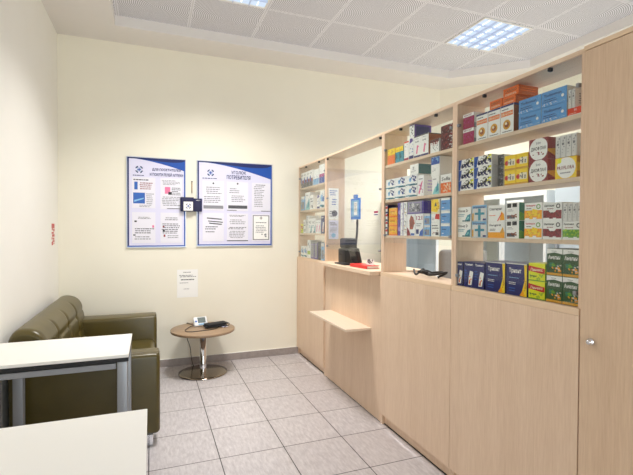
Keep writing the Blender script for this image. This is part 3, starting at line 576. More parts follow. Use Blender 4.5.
# ------------------------------------------------------------------ the shelving counter
XP, XB, ZTOP, ZW = 1.56, 1.75, 2.105, 1.10
def clip(parent, y, z, s, m=DARK):
    mb = MB(); mb.box(1.550, 1.572, y-.008, y+.008, z-.009, z+.009, m, .003, 2); mb.cyl((1.549, y, z), .004, .004, CHROME, 10, axis='x'); mb.build('glass_clip', parent)
def display_cabinet(ya, yb, zg, label):
    r = empty('display_cabinet', (1.65, (ya+yb)/2, 0), 0, label, 'cabinet', 'glazed display cabinets of the counter')
    def B(name, x0, x1, y0, y1, z0, z1, m, bev=.0008):
        mb = MB(); ox, oy = 1.65, (ya+yb)/2
        mb.box(x0-ox, x1-ox, y0-oy, y1-oy, z0, z1, m, bev, 1); return mb.build(name, r)
    g = .001; a, b = yb+g, ya-g
    B('side_panel', XP, XB, b-.018, b, .0, ZTOP-.018, WOOD); B('side_panel', XP, XB, a, a+.018, .0, ZTOP-.018, WOOD)
    B('top_panel', XP, XB, a, b, ZTOP-.018, ZTOP, WOODH)
    B('base_panel', XP-.017, XP-.001, a+.0005, b-.0005, .082, ZW-.028, WOOD)
    B('plinth', 1.578, 1.594, a+.018, b-.018, .006, .082, WOOD); B('plinth_seal', 1.575, 1.6, a+.018, b-.018, 0, .006, PLINTH, 0)
    B('worktop', XP-.017, XB, a, b, ZW-.028, ZW, WOODH) if False else B('worktop', XP+.001, XB, a+.018, b-.018, ZW-.028, ZW, WOODH)
    B('worktop_edge', XP-.015, XP, a+.002, b-.002, ZW-.027, ZW-.001, WOODE)
    for z in (1.862, 1.615, 1.365): B('shelf', 1.5685, XB-.004, a+.018, b-.018, z-.018, z, WOODH)
    B('bottom_board', 1.6, XB, a+.018, b-.018, .082, .1, WOODH)
    B('glass_pane', 1.562, 1.567, a+.012, b-.012, zg, ZTOP-.022, GLASS, 0)
    oy = (ya+yb)/2
    for y, z in ((oy+.16, ZTOP-.03), (oy-.22, ZTOP-.03), (a+.03, 1.97), (b-.03, 1.97), (a+.03, zg+.05), (b-.03, zg+.05)):
        if 1:
            mb = MB(); mb.box(1.552-1.65, 1.5715-1.65, y-oy-.007, y-oy+.007, z-.008, z+.008, DARK if z > 2 else STEEL, .003, 2); mb.build('glass_clip', r)
    return r
C4 = display_cabinet(1.948, 1.184, 1.107, 'nearest glazed beech medicine cabinet, beside the tall plain door')
C3 = display_cabinet(2.731, 1.948, 1.315, 'middle glazed beech medicine cabinet with open gap above worktop, beside service window')
C1 = display_cabinet(4.622, 3.818, 1.107, 'far glazed beech medicine cabinet standing against the back wall')

# service window
r = empty('service_counter', (1.65, 3.2745, 0), 0, 'beech service counter with open glass window and small writing shelf', 'counter')
def S(name, x0, x1, y0, y1, z0, z1, m, bev=.0008, par=None):
    mb = MB(); mb.box(x0-1.65, x1-1.65, y0-3.2745, y1-3.2745, z0, z1, m, bev, 1); return mb.build(name, par or r)
ya, yb = 3.817, 2.732
S('side_panel', XP, XB, ya-.018, ya, 0, ZTOP-.018, WOOD); S('side_panel', XP, XB, yb, yb+.018, 0, ZTOP-.018, WOOD)
S('top_panel', XP, XB, yb, ya, ZTOP-.018, ZTOP, WOODH)
S('front_panel', XP-.001, XP+.017, yb+.018, ya-.018, .006, ZW-.03, WOOD); S('plinth_seal', XP+.003, 1.6, yb+.02, ya-.02, 0, .006, PLINTH, 0)
S('worktop', 1.476, XP, yb+.03, ya-.012, ZW-.028, ZW+.002, WOODH, .002); S('inner_worktop', XP, 1.96, yb+.019, ya-.019, ZW-.028, ZW+.002, WOODH)
ws = S('writing_shelf', 1.346, XP-.0012, 2.893, 3.67, .644, .662, mat('pale_beech_shelf', (232, 212, 190), .35, var=.03, scale=60, stretch=(1, .05, 1)), .002)
for y in (3.0, 3.56): S('bracket', 1.44, XP-.0012, y-.01, y+.01, .625, .644, STEEL, .001)
S('glass_pane', 1.562, 1.567, yb+.03, ya-.022, 1.225, ZTOP-.022, GLASS, 0)
for y in (yb+.04, ya-.04):
    for z in (1.25, 1.7, 2.07): S('glass_clip', 1.552, 1.5715, y-.007, y+.007, z-.008, z+.008, DARK if z > 2 else STEEL, .003)
s_ = S('sticker', 1.5605, 1.5618, 2.80, 2.86, 1.51, 1.545, pal('white'), 0); 
mb = MB(); mb.box(1.5602-1.65, 1.5605-1.65, 2.80-3.2745, 2.86-3.2745, 1.528, 1.543, pal('crimson')); mb.box(1.5602-1.65, 1.5605-1.65, 2.80-3.2745, 2.86-3.2745, 1.512, 1.519, pal('navy')); mb.build('printed_stripe', s_)

# tall cupboard nearest the camera
r = empty('tall_cupboard', (1.65, .95, 0), 0, 'tall plain beech cupboard door with round lock, nearest end of counter', 'cupboard')
def U(name, x0, x1, y0, y1, z0, z1, m, bev=.0008, par=None):
    mb = MB(); mb.box(x0-1.65, x1-1.65, y0-.95, y1-.95, z0, z1, m, bev, 1); return mb.build(name, par or r)
ya, yb = 1.182, .70
U('side_panel', XP, XB, ya-.018, ya, 0, ZTOP-.018, WOOD); U('side_panel', XP, XB, yb, yb+.018, 0, ZTOP-.018, WOOD)
U('top_panel', XP-.016, XB, yb, ya, ZTOP-.018, ZTOP, WOODE); U('back_panel', XB-.008, XB, yb+.018, ya-.018, 0, ZTOP-.018, WOOD)
U('plinth', 1.578, 1.594, yb+.018, ya-.018, 0, .082, WOOD)
dr = U('door', XP-.017, XP-.001, yb+.001, ya-.002, .082, ZTOP-.021, wood_material('beech_laminate_door', (222, 194, 165), (207, 176, 146)), .0012)
mb = MB(); mb.lathe([(0, .024), (.007, .023), (.010, .019), (.010, .012), (.013, .010), (.014, .002), (.014, 0)], CHROME, seg=20)
kb = mb.build('lock_knob', dr); kb.location = (XP-.017-1.65, 1.132-.95, .986); kb.rotation_euler = (0, -PI/2, 0)
place_cartons()

# ------------------------------------------------------------------ things at the service window
mb = MB(); o = empty('sheet_holder', (1.815, 3.69, 1.102), -PI/2, 'blue hanging sheet holder on a black stand behind the window', 'sheet holder')
BL = mat('blue_plastic', (48, 132, 224), .35)
mb = MB(); mb.lathe([(0, .012), (.055, .010), (.06, .004), (.06, 0), (0, 0)], DARK, seg=28); mb.build('base', o)
mb = MB(); mb.tube(smooth_curve([(0, 0, .01), (0, .005, .15), (.01, .012, .28), (.012, .014, .42)]), .011, DARK); mb.build('stand', o)
mb = MB(); mb.box(-.10, .10, -.004, .006, .40, .60, BL, .004, 2); mb.box(-.035, .035, -.004, .006, .60, .635, BL, .012, 3); mb.build('frame', o)
mb = MB(); mb.box(-.075, .075, -.0056, -.0042, .425, .58, pal('lblue')); mb.keep = True
printing(mb, [('r', .35, .1, .8, .9, 'white'), ('l', .38, .3, .75, .85, 6, 5, 'grey'), ('r', .1, .0, .9, .06, 'sky')], lambda u, v, L: (-.075+.15*u, -.0056-L, .425+.155*v), pal, .15, .155)
mb.build('printed_sheet', o)
mb = MB(); mb.box(-.09, -.03, -.006, .0, .375, .398, pal('white'), .003); mb.build('clip', o)
o = empty('receipt_printer', (1.68, 3.575, 1.102), 0, 'black receipt printer behind the card terminal at the window', 'printer')
mb = MB(); mb.box(-.06, .07, -.08, .08, 0, .13, DARK, .01, 2); mb.build('body', o)
mb = MB(); mb.box(-.05, .065, -.075, .075, .13, .225, DARK, .02, 3); mb.build('lid', o)
mb = MB(); mb.box(-.064, -.0602, -.05, .05, .075, .085, DARK2); mb.build('paper_slot', o)
o = empty('card_terminal', (1.70, 3.315, 1.135), 0, 'small black card terminal standing beside the red folder', 'card terminal')
TI = Matrix.Rotation(R(-14), 4, 'Y')
o.location.z = 1.102; o.location.y = 3.30; o.location.x = 1.645
mb = MB(); mb.box(-.03, .03, -.05, .05, 0, .02, DARK, .006, 2); mb.build('foot', o)
mb = MB(); mb.box(-.02, .018, -.07, .07, .02, .15, DARK, .01, 3, TI); mb.build('body', o)
mb = MB(); mb.box(-.0215, -.0195, -.055, .055, .09, .135, mat('dark_screen', (14, 16, 20), .15), 0, 1, TI); mb.build('screen', o)
mb = MB()
for a in range(3):
    for b in range(3): mb.box(-.0225, -.0195, -.045+a*.034, -.022+a*.034, .032+b*.018, .043+b*.018, DARK2, .001, 1, TI)
mb.build('keypad', o)
mb = MB(); mb.box(-.04, .04, -.11, .11, 0, .012, DARK, .004, 2)
tag(mb.build('cash_tray', None, (1.57, 3.42, 1.102)), 'flat black tray on counter left of the card terminal', 'tray')
RED = mat('red_folder_cover', (206, 40, 36), .4)
o = empty('ring_folder', (1.595, 3.075, 1.102), R(2), 'red folder lying flat on the service counter', 'folder')
mb = MB(); mb.box(-.055, .055, -.14, .14, 0, .003, RED, .001, 1); mb.box(-.055, .055, -.14, .14, .022, .025, RED, .001, 1); mb.box(-.058, -.055, -.14, .14, 0, .025, RED, .001, 1); mb.build('cover', o)
mb = MB(); mb.box(-.05, .05, -.133, .133, .003, .022, pal('pale')); mb.build('pages', o)
mb = MB(); mb.keep = True; mb.box(-.001, .001, 0, .12, 0, .045, pal('white'))
printing(mb, [('d', .08, .2, .85, .8, 6, .16, 4, 'dgrey'), ('r', .42, .2, .6, .75, 'black')], lambda u, v, L: (-.001-L, .12-.12*u, .045*v), pal, .12, .045)
tag(mb.build('price_card', None, (1.61, 2.955, 1.1272), (0, R(8), 0)), 'small white printed card standing on the red folder', 'card')
def sheet(name, W, H, loc, rot, ops, label, cat='document', group=None, colr='white', t=.0006):
    mb = MB(); mb.keep = True; mb.box(0, W, 0, t, 0, H, pal(colr))
    printing(mb, ops, lambda u, v, L: (u*W, -L, v*H), pal, W, H, .0002, .0001)
    o = mb.build(name, None, loc, rot); return tag(o, label, cat, group)
fx = 3.7985
sheet('notice_sheet', .105, .30, (1.582, fx-.0007, 1.50), (0, 0, 0), [('l', .1, .76, .9, .95, 3, 1, 'blue'), ('l', .3, .45, .8, .68, 3, 2, 'blue'), ('c', .6, .2, .1, 1, 'dgrey'), ('l', .1, .08, .6, .3, 3, 3, 'dgrey')], 'white paper notice, upper one on the window side panel', 'paper notice', 'paper notices inside the service window')
sheet('notice_sheet', .103, .185, (1.584, fx-.0007, 1.312), (0, 0, 0), [('r', .02, .02, .98, .98, 'lav'), ('l', .1, .7, .9, .9, 2, 4, 'black'), ('l', .1, .35, .9, .62, 4, 6, 'grey'), ('c', .5, .2, .12, 1, 'lblue')], 'bluish paper notice, lower one on the window side panel', 'paper notice', 'paper notices inside the service window')
mb = MB()
g = random.Random(5); pts = []
for i in range(14): pts.append((.02+.05*math.sin(i*1.9)+.01*g.random(), -.12+.024*i*.8+.03*math.cos(i*2.3), .0068+.035*abs(math.sin(i*1.3))))
mb.tube(smooth_curve(pts, 6), .0065, DARK)
tag(mb.build('charging_cable', None, (1.64, 2.32, 1.1005)), 'tangled black cable on worktop of the middle cabinet', 'cable')

# ------------------------------------------------------------------ behind the counter
GGL = mat('grey_cabinet_back', (228, 231, 231), .4)
FRW = mat('white_cabinet_frame', (238, 240, 240), .35)
def glass_cabinet(loc, rz, w, h, label, strip=True):
    o = empty('glass_cabinet', loc, rz, label, 'cabinet', 'white framed cabinets in the back office')
    d = .38
    mb = MB(); mb.box(0, w, 0, d, .06, h, FRW) if False else None
    mb = MB(); mb.box(0, .02, 0, d, .06, h, FRW); mb.box(w-.02, w, 0, d, .06, h, FRW); mb.box(.02, w-.02, 0, d, h-.02, h, FRW); mb.box(.02, w-.02, 0, d, .06, .08, FRW); mb.box(.02, w-.02, d-.01, d, .08, h-.02, GGL); mb.build('carcass', o)
    mb = MB()
    for z in (.5, .9, 1.3): mb.box(.02, w-.02, .03, d-.01, z, z+.015, FRW)
    mb.build('shelf', o)
    mb = MB(); f = .035
    for a in ((0, f, .06, h), (w-f, w, .06, h), (f, w-f, h-.05, h), (f, w-f, .06, .11)): mb.box(a[0], a[1], -.02, -.001, a[2], a[3], FRW, .002, 1)
    dr = mb.build('door', o)
    mb = MB(); mb.box(f, w-f, -.012, -.008, .11, h-.05, glass_material('cabinet_glass', (.93, .95, .96), 1.7)); mb.build('door_pane', dr)
    mb = MB(); mb.box(f+.01, f+.022, -.04, -.02, .9, 1.05, STEEL, .003, 1); mb.build('handle', dr)
    if strip:
        mb = MB(); mb.box(w*.1, w*.5, -.0135, -.0125, h-.12, h-.075, pal('white')); mb.build('label_strip', dr)
    mb = MB(); mb.box(.02, w-.02, .02, d-.02, 0, .06, DARK2); mb.build('plinth', o)
    return o
glass_cabinet((3.6, 4.24, 0), -PI/2, .565, 1.80, 'white framed glass cabinet, left of the pair behind counter')
glass_cabinet((3.6, 3.67, 0), -PI/2, .565, 1.80, 'white framed glass cabinet, right of the pair behind counter')
glass_cabinet((2.62, 4.235, 0), 0, .54, 1.76, 'white framed glass cabinet against the back wall behind counter', False)
o = empty('refrigerator', (3.6, 3.03, 0), -PI/2, 'tall pale grey refrigerator right of the office glass cabinets', 'refrigerator')
FG = mat('grey_fridge_enamel', (186, 196, 204), .3)
mb = MB(); mb.box(0, .8, .04, .6, .05, 1.93, FG, .008, 2); mb.build('body', o)
mb = MB(); mb.box(.005, .795, -.01, .036, .08, 1.92, FG, .01, 3); dr = mb.build('door', o)
mb = MB(); mb.box(.04, .06, -.05, -.011, .8, 1.3, STEEL, .006, 2); mb.build('handle', dr)
mb = MB()
for x in (.06, .74):
    for y in (.1, .54): mb.cyl((x, y, .025), .02, .05, DARK, 12)
mb.build('feet', o)
# office chair
o = empty('office_chair', (2.08, 2.65, 0), R(165), 'grey high backed office chair behind the middle cabinet', 'chair')
CG = mat('grey_chair_fabric', (158, 156, 153), .8, var=.08, scale=120)
mb = MB(); mb.box(-.24, .24, -.24, .24, .46, .54, CG, .035, 3); mb.build('seat', o)
mb = MB(); mb.box(-.17, .17, .20, .27, .62, 1.27, CG, .033, 3); mb.build('backrest', o)
mb = MB(); mb.box(-.03, .03, .27, .29, .42, .85, DARK, .004, 1); mb.box(-.03, .03, .05, .29, .42, .445, DARK, .004, 1); mb.build('back_support', o)
mb = MB(); mb.cyl((0, 0, .28), .028, .36, DARK, 16); mb.build('gas_lift', o)
for k in range(5):
    a = 2*PI*k/5+.3; mb = MB(); T_ = Matrix.Rotation(a, 4, 'Z'); mb.box(.0, .28, -.02, .02, .075, .105, DARK, .006, 2, T_); lg = mb.build('leg', o)
    mb = MB(); mb.cyl((.27, 0, .0305), .03, .045, DARK, 16, axis='y', M=T_); mb.cyl((.27, 0, .065), .008, .03, DARK, 8, M=T_); mb.build('caster', lg)

# ------------------------------------------------------------------ notice boards
FRAME = mat('silver_board_frame', (206, 210, 218), .3, .6)
def logo(cx, cy, s, asp):
    # cross inside a broken ring
    o = [('r', cx-s*.5*asp, cy-s*.13, cx+s*.5*asp, cy+s*.13, 'royal'), ('r', cx-s*.13*asp, cy-s*.5, cx+s*.13*asp, cy+s*.5, 'royal')]
    for a in range(4): o.append(('o', cx, cy, s*.72, s*1.0, 90*a+18, 90*a+72, 'deep'))
    for a in range(4):
        t = R(90*a+45); o.append(('c', cx+s*.58*asp*math.cos(t), cy+s*.58*math.sin(t), s*.13, 1, 'teal'))
    return o
def board(x0, x1, z0, z1, label, lines, sw, lx):
    W, H = x1-x0, z1-z0
    o = empty('notice_board', (x0, YB-.0005, z0), 0, label, 'notice board', 'information boards on the back wall')
    mb = MB(); mb.box(.006, W-.006, -.012, 0, .006, H-.006, pal('lav'), 0)
    mb.keep = True; A = H/W
    ops = [('r', 0, 0, .017/W, 1, 'deep'), ('r', 0, 0, 1, .014/H, 'royal'), ('r', 1-.014/W, 0, 1, 1, 'royal')]
    top = [(1, 1), (0, 1), (0, .985)]; c1 = [(u, .985-sw*max(0, u-.1)**1.5) for u in [j/14 for j in range(15)]]
    ops.append(('p', [(0, 1)]+c1+[(1, 1)], 'royal'))
    c2 = [(u, .985-sw*.75*max(0, u-.1)**1.5*max(0, 1-u)**.6-.0) for u in [j/14 for j in range(15)]]
    ops.append(('p', [(0, 1)]+c2+[(1, 1)], 'deep'))
    ops += logo(lx, .865, .042*1, A)
    ops.append(('l', lx-.11, .79, lx+.11, .81, 1, 3, 'deep'))
    for t, a, b, c, d in lines: ops.append(('t', t, a, b, c, d, 'deep'))
    printing(mb, ops, lambda u, v, L: (.007+u*(W-.014), -.012-L, .007+v*(H-.014)), pal, W, H, .0002, .0001)
    mb.build('printed_panel', o)
    mb = MB()
    for a in ((0, W, 0, .008), (0, W, H-.008, H), (0, .008, .008, H-.008), (W-.008, W, .008, H-.008)): mb.box(a[0], a[1], -.0155, 0, a[2], a[3], FRAME, .001, 1)
    mb.build('frame', o)
board(-.221, .340, 1.217, 2.116, 'smaller left wall board with four documents and blue header curve', [('ДЛЯ ПОСЕТИТЕЛЕЙ', .42, .855, .92, .896), ('И ПОКУПАТЕЛЕЙ АПТЕКИ', .38, .80, .96, .843)], .14, .2)
board(.445, 1.253, 1.224, 2.118, 'larger right wall board with six documents and blue header curve', [('УГОЛОК', .44, .862, .64, .902), ('ПОТРЕБИТЕЛЯ', .38, .80, .70, .848)], .20, .17)
def doc(bx0, bz0, W, H, u0, u1, v0, v1, ops, label):
    sheet('document', (u1-u0)*W, (v1-v0)*H, (bx0+u0*W, YB-.0150, bz0+v0*H), (0, 0, 0), ops, label, 'document', 'documents on the notice boards', 'sheet')
a = (-.221, 1.217, .561, .899)
doc(*a, .09, .475, .435, .775, [('r', .05, .15, .55, .5, 'blue'), ('p', [(.1, .2), (.5, .3), (.5, .34), (.1, .26)], 'lblue'), ('r', .1, .6, .24, .85, 'blue'), ('l', .6, .12, .95, .5, 6, 1, 'grey'), ('l', .3, .6, .9, .85, 4, 2, 'dred'), ('l', .05, .88, .8, .96, 1, 3, 'dgrey'), ('l', .3, .03, .9, .12, 2, 3, 'grey')], 'document with blue square, upper left on the left board')
doc(*a, .56, .93, .43, .775, [('r', .2, .5, .45, .72, 'pink'), ('r', .36, .47, .52, .56, 'black'), ('l', .05, .78, .95, .95, 4, 4, 'grey'), ('l', .5, .45, .95, .72, 5, 5, 'dgrey'), ('l', .05, .1, .95, .42, 6, 6, 'grey'), ('r', .3, .01, .9, .03, 'dgrey')], 'document with small pink photograph on the left board')
doc(*a, .09, .475, .05, .39, [('l', .25, .78, .9, .86, 2, 7, 'dgrey'), ('r', .1, .68, .2, .73, 'black'), ('l', .1, .3, .95, .5, 3, 8, 'dgrey'), ('r', .86, .5, .94, .58, 'pink'), ('r', .05, .24, .15, .28, 'black'), ('l', .1, .1, .9, .24, 2, 9, 'grey')], 'document with sparse text, lower left on the left board')
doc(*a, .56, .93, .05, .39, [('l', .2, .74, .9, .86, 2, 10, 'dgrey'), ('r', .1, .5, .18, .58, 'dred'), ('r', .1, .36, .2, .44, 'black'), ('r', .14, .2, .22, .28, 'dred'), ('l', .05, .3, .95, .66, 6, 11, 'dgrey'), ('l', .3, .15, .9, .27, 2, 12, 'grey')], 'document with red bullets, lower right on the left board')
a = (.445, 1.224, .808, .894)
doc(*a, .075, .345, .42, .765, [('c', .5, .92, .03, 1, 'dgrey'), ('l', .15, .55, .9, .82, 4, 13, 'grey'), ('l', .05, .25, .9, .5, 4, 14, 'grey'), ('r', .04, .06, .97, .17, 'grey')], 'document with grey footer, upper left on the right board')
doc(*a, .385, .665, .42, .765, [('c', .5, .94, .03, 1, 'dgrey'), ('l', .1, .6, .6, .8, 3, 15, 'grey'), ('l', .2, .3, .9, .55, 4, 16, 'grey'), ('r', .06, .08, .96, .19, 'dgrey'), ('r', .0, .01, .45, .03, 'dgrey')], 'document with dark footer, upper middle on the right board')
doc(*a, .715, .97, .42, .765, [('l', .1, .15, .7, .9, 12, 17, 'grey'), ('l', .2, .9, .8, .96, 1, 18, 'dgrey'), ('r', .5, .0, 1, .02, 'dgrey')], 'document of small lines, upper right on the right board')
doc(*a, .075, .345, .06, .39, [('p', [(.2, .8), (.9, .76), (.9, .8), (.2, .84)], 'dgrey'), ('p', [(.25, .7), (.95, .66), (.95, .69), (.25, .73)], 'black'), ('p', [(.3, .62), (.9, .58), (.9, .62), (.3, .66)], 'dgrey'), ('l', .1, .4, .75, .55, 2, 19, 'dgrey'), ('l', .1, .3, .6, .37, 1, 20, 'dgrey')], 'document with slanting bold lines, lower left on the right board')
doc(*a, .385, .665, .06, .39, [('l', .1, .88, .95, .95, 2, 21, 'black'), ('l', .1, .6, .9, .8, 3, 22, 'grey'), ('l', .05, .42, .95, .52, 2, 23, 'black'), ('l', .1, .1, .9, .38, 5, 24, 'grey'), ('r', .0, .0, 1, .03, 'dgrey')], 'document densely printed, lower middle on the right board')
doc(*a, .715, .97, .06, .385, [('r', .06, .04, .94, .96, 'dgrey'), ('r', .1, .065, .9, .935, 'white'), ('r', .48, .8, .52, .92, 'black'), ('r', .42, .85, .58, .87, 'black'), ('l', .2, .66, .8, .72, 1, 25, 'dgrey'), ('l', .2, .3, .8, .6, 5, 26, 'grey'), ('d', .5, .12, .75, .25, 5, .08, 27, 'grey')], 'certificate with dark border, lower right on the right board')
# navy feedback book hanging between the boards
o = empty('feedback_folder', (.283, YB-.018, 1.583), 0, 'navy folder with white logo square hanging between both boards', 'folder')
mb = MB(); mb.box(.0, .13, -.03, -.002, 0, .145, pal('dnavy'), .003, 2); mb.box(.13, .215, -.016, -.002, .0, .135, pal('dnavy'), .003, 2); mb.build('cover', o)
mb = MB(); mb.keep = True; mb.box(.03, .122, -.0318, -.0302, .008, .100, pal('white'), 0)
ops = [q for q in logo(.5, .5, .30, 1) if q[0] != 'c']
printing(mb, ops, lambda u, v, L: (.03+.092*u, -.0318-L, .008+.092*v), pal, 1, 1, .0002, .0001)
mb.build('logo_square', o)
mb = MB(); mb.keep = True; printing(mb, [('t', 'КНИГА', .1, .2, .9, .8, 'white')], lambda u, v, L: (.15+.05*u, -.0162-L, .11+.012*v), pal, 1, 1); mb.build('lettering', o)
mb = MB(); BR = mat('brass', (176, 132, 56), .3, .8)
mb.tube([(0, 0, 0), (0, 0, .115)], .004, BR, 10); mb.lathe([(0, .0), (.007, .002), (.007, .008), (0, .01)], DARK, (0, 0, .113), 12); mb.tube([(0, 0, .11), (0, .006, .112)], .003, BR)
tag(mb.build('hanging_rod', None, (.399, YB-.0065, 1.775)), 'thin brass rod hanging on wall above the navy folder', 'rod')
sheet('notice_sheet', .206, .287, (.252, YB-.0012, .698), (0, 0, 0), [('l', .3, .88, .8, .93, 1, 31, 'dgrey'), ('l', .1, .72, .95, .82, 2, 32, 'dgrey'), ('l', .15, .6, .9, .68, 1, 33, 'dgrey'), ('l', .1, .5, .6, .55, 1, 34, 'grey'), ('l', .3, .28, .6, .33, 1, 35, 'grey')], 'white printed notice taped low on wall above the round table', 'paper notice')
mb = MB(); mb.keep = True; WR = mat('red_sticker', (196, 84, 82), .5); g = random.Random(9)
for a, b, c, d in ((-.06, .06, .150, .19), (-.05, -.01, .13, .15), (.01, .06, .12, .146), (-.06, .03, .10, .116), (-.045, .06, .074, .096), (-.06, -.02, .05, .07), (0, .05, .046, .066), (-.03, .06, .028, .042), (-.06, .0, .0, .03), (.02, .05, .008, .022)):
    mb.box(0, .0006, a, b, c, d, WR)
tag(mb.build('wall_sticker', None, (XL+.0006, 4.403, 1.255)), 'narrow vertical red sticker on the left wall near corner', 'sticker')

# ------------------------------------------------------------------ olive sofa
o = empty('sofa', (-.38, 3.69, 0), 0, 'olive green leather two seat sofa with tufted back by left wall', 'sofa')
OX, OY = -.38, 3.69
def L(name, x0, x1, y0, y1, z0, z1, bev, m=LEATHER, seg=4, par=None):
    mb = MB(); mb.box(x0-OX, x1-OX, y0-OY, y1-OY, z0, z1, m, bev, seg); return mb.build(name, par or o)
L('arm', -.775, .056, 2.955, 3.135, .072, .597, .028); L('arm', -.775, .052, 4.205, 4.425, .072, .607, .028)
for y in (2.955, 4.205):
    y1 = 3.135 if y < 3 else 4.425; x = .056 if y < 3 else .052; z = .597 if y < 3 else .607
    mb = MB(); mb.tube([(x-.012-OX, y+.02-OY, z-.008), (x-.012-OX, y1-.02-OY, z-.008)], .005, LEATHER); mb.build('piping', o.children[0] if y < 3 else o.children[1])
L('seat_base', -.775, .015, 3.137, 4.203, .072, .27, .012)
for y0, y1 in ((3.138, 3.668), (3.672, 4.202)): L('seat_cushion', -.53, .032, y0, y1, .271, .405, .045)
def backrest(y0, y1):
    prof = [(-.775, .28), (-.785, .5), (-.787, .68), (-.775, .755), (-.745, .796), (-.705, .807), (-.655, .800), (-.612, .775), (-.585, .735), (-.572, .69), (-.56, .62), (-.545, .54), (-.53, .46), (-.52, .40), (-.52, .28)]
    P = smooth_curve([(x, 0, z) for x, z in prof], 5); n = len(P); M = 120; mb = MB(); rows = []
    cx = sum(p.x for p in P)/n; cz = .58; seam = [y0+(y1-y0)*k/4 for k in range(1, 4)]
    for j in range(M+1):
        t = j/M; y = y0+(y1-y0)*t; ed = min(y-y0, y1-y); ee = 1-min(1, ed/.05); inset = .035*(1-math.sqrt(max(0, 1-ee*ee)))
        row = []
        for k, p in enumerate(P):
            d = Vector((p.x-cx, 0, p.z-cz)); d.normalize(); f = 0
            front = 1 if p.x > -.64 and p.z > .36 else 0
            s = min(abs(y-q) for q in seam)
            if front:
                w = min(1, max(0, (p.x+.64)/.05)); f += .016*math.exp(-(s/.018)**2)*w
                for zz in (.68, .54): f += (.010*math.exp(-((p.z-zz)/.016)**2)+.022*math.exp(-(s/.03)**2-((p.z-zz)/.03)**2))*w
            q = p-d*(f+inset); row.append(mb.bm.verts.new((q.x-OX, y-OY, q.z)))
        rows.append(row)
    i = mb.mi(LEATHER)
    for a, b in zip(rows, rows[1:]):
        for k in range(n):
            k2 = (k+1) % n; fc = mb.bm.faces.new((a[k], a[k2], b[k2], b[k])); fc.material_index = i; fc.smooth = True
    for rw in (rows[0][::-1], rows[-1]):
        fc = mb.bm.faces.new(rw); fc.material_index = i
    bk = mb.build('backrest', o)
    for q in seam:
        for zz, xx in ((.68, -.571), (.54, -.545)):
            mb = MB(); mb.lathe([(0, .006), (.007, .004), (.010, 0), (.007, -.004), (0, -.005)], LEATHER, seg=14); b = mb.build('button', bk); b.location = (xx-.030-OX, q-OY, zz-.003); b.rotation_euler = (0, R(75), 0)
backrest(2.96, 4.42)
for x in (-.74, -.010):
    for y in (2.985, 4.385): L('leg', x-.024, x+.024, y-.022, y+.022, 0, .072, .003, CHROME, 1)

# ------------------------------------------------------------------ round coffee table
o = empty('coffee_table', (.477, 4.315, 0), 0, 'round wooden coffee table on chrome pedestal by back wall', 'coffee table')
mb = MB(); mb.lathe([(0, .41), (.298, .41), (.303, .413), (.304, .432), (.302, .4345), (0, .435)], TABLEWOOD, seg=72); mb.build('tabletop', o)
mb = MB(); mb.lathe([(.0321, .016), (.032, .40), (.032, .4)], CHROME, seg=32); mb.build('pedestal', o)
mb = MB(); mb.lathe([(.027, .385), (.05, .387), (.05, .392), (.09, .404), (.09, .4095), (0, .4095)], STEEL, seg=32); mb.lathe([(.0325, .352), (.037, .354), (.037, .372), (.0325, .374)], STEEL, seg=24); mb.build('top_plate', o)
mb = MB(); mb.lathe([(0, 0), (.226, 0), (.231, .003), (.230, .009), (.2, .012), (.05, .016), (0, .017)], mat('chrome_reflection_tint', (150, 138, 124), .12, 1.), seg=64); mb.build('base', o)  # brown tint paints the tabletop's reflection into the chrome base
# blood pressure monitor
o = empty('blood_pressure_monitor', (.47, 4.40, .4355), R(10), 'white blood pressure monitor with grey screen on the round table', 'blood pressure monitor')
TM = Matrix.Translation((0, 0, .004)) @ Matrix.Rotation(R(-38), 4, 'X')
PW = mat('white_plastic', (232, 234, 236), .35)
mb = MB(); mb.box(-.068, .068, -.012, .028, .0, .10, PW, .012, 3, TM); mb.box(-.06, .06, .03, .075, 0, .03, PW, .008, 2); mb.build('body', o)
mb = MB(); mb.box(-.03, .048, -.0135, -.0118, .03, .088, mat('grey_lcd', (108, 120, 118), .2), 0, 1, TM); mb.build('screen', o)
mb = MB(); mb.box(-.058, -.038, -.0145, -.0118, .04, .06, pal('blue'), .002, 1, TM); mb.box(-.03, .048, -.0145, -.0118, .008, .02, pal('lblue'), .002, 1, TM); mb.build('button', o)
mb = MB(); mb.tube(smooth_curve([(-.065, .03, .012), (-.12, .0, .005), (-.19, -.12, .004), (-.16, -.19, .004), (-.02, -.20, .004), (.10, -.17, .004), (.16, -.09, .02), (.17, -.05, .03)]), .0035, DARK); mb.build('air_hose', o)
mb = MB(); mb.tube(smooth_curve([(-.05, .06, .012), (-.07, .13, .006), (-.083, .195, .004), (-.0875, .222, -.006), (-.088, .226, -.06), (-.086, .215, -.15), (-.06, .19, -.25), (-.055, .17, -.34), (-.04, .14, -.425), (.02, .16, -.430)], 8), .0035, DARK); mb.build('power_cord', o)
o = empty('arm_cuff', (.60, 4.325, .4355), R(12), 'folded black arm cuff lying on the round table', 'arm cuff')
BC = mat('black_nylon', (26, 26, 30), .75, var=.1, scale=200)
mb = MB(); mb.box(-.115, .10, -.05, .055, .010, .024, BC, .006, 3); mb.box(-.10, .115, -.045, .06, .026, .040, BC, .006, 3, Matrix.Rotation(R(6), 4, 'Z')); mb.build('cuff', o)
mb = MB(); mb.box(.05, .10, -.065, .04, .001, .009, pal('lav'), .002, 1); mb.build('hook_patch', o)
mb = MB(); mb.tube(smooth_curve([(.10, .03, .035), (.135, .0, .025), (.12, -.04, .014), (.06, -.07, .006)]), .004, DARK); mb.build('hose_end', o)

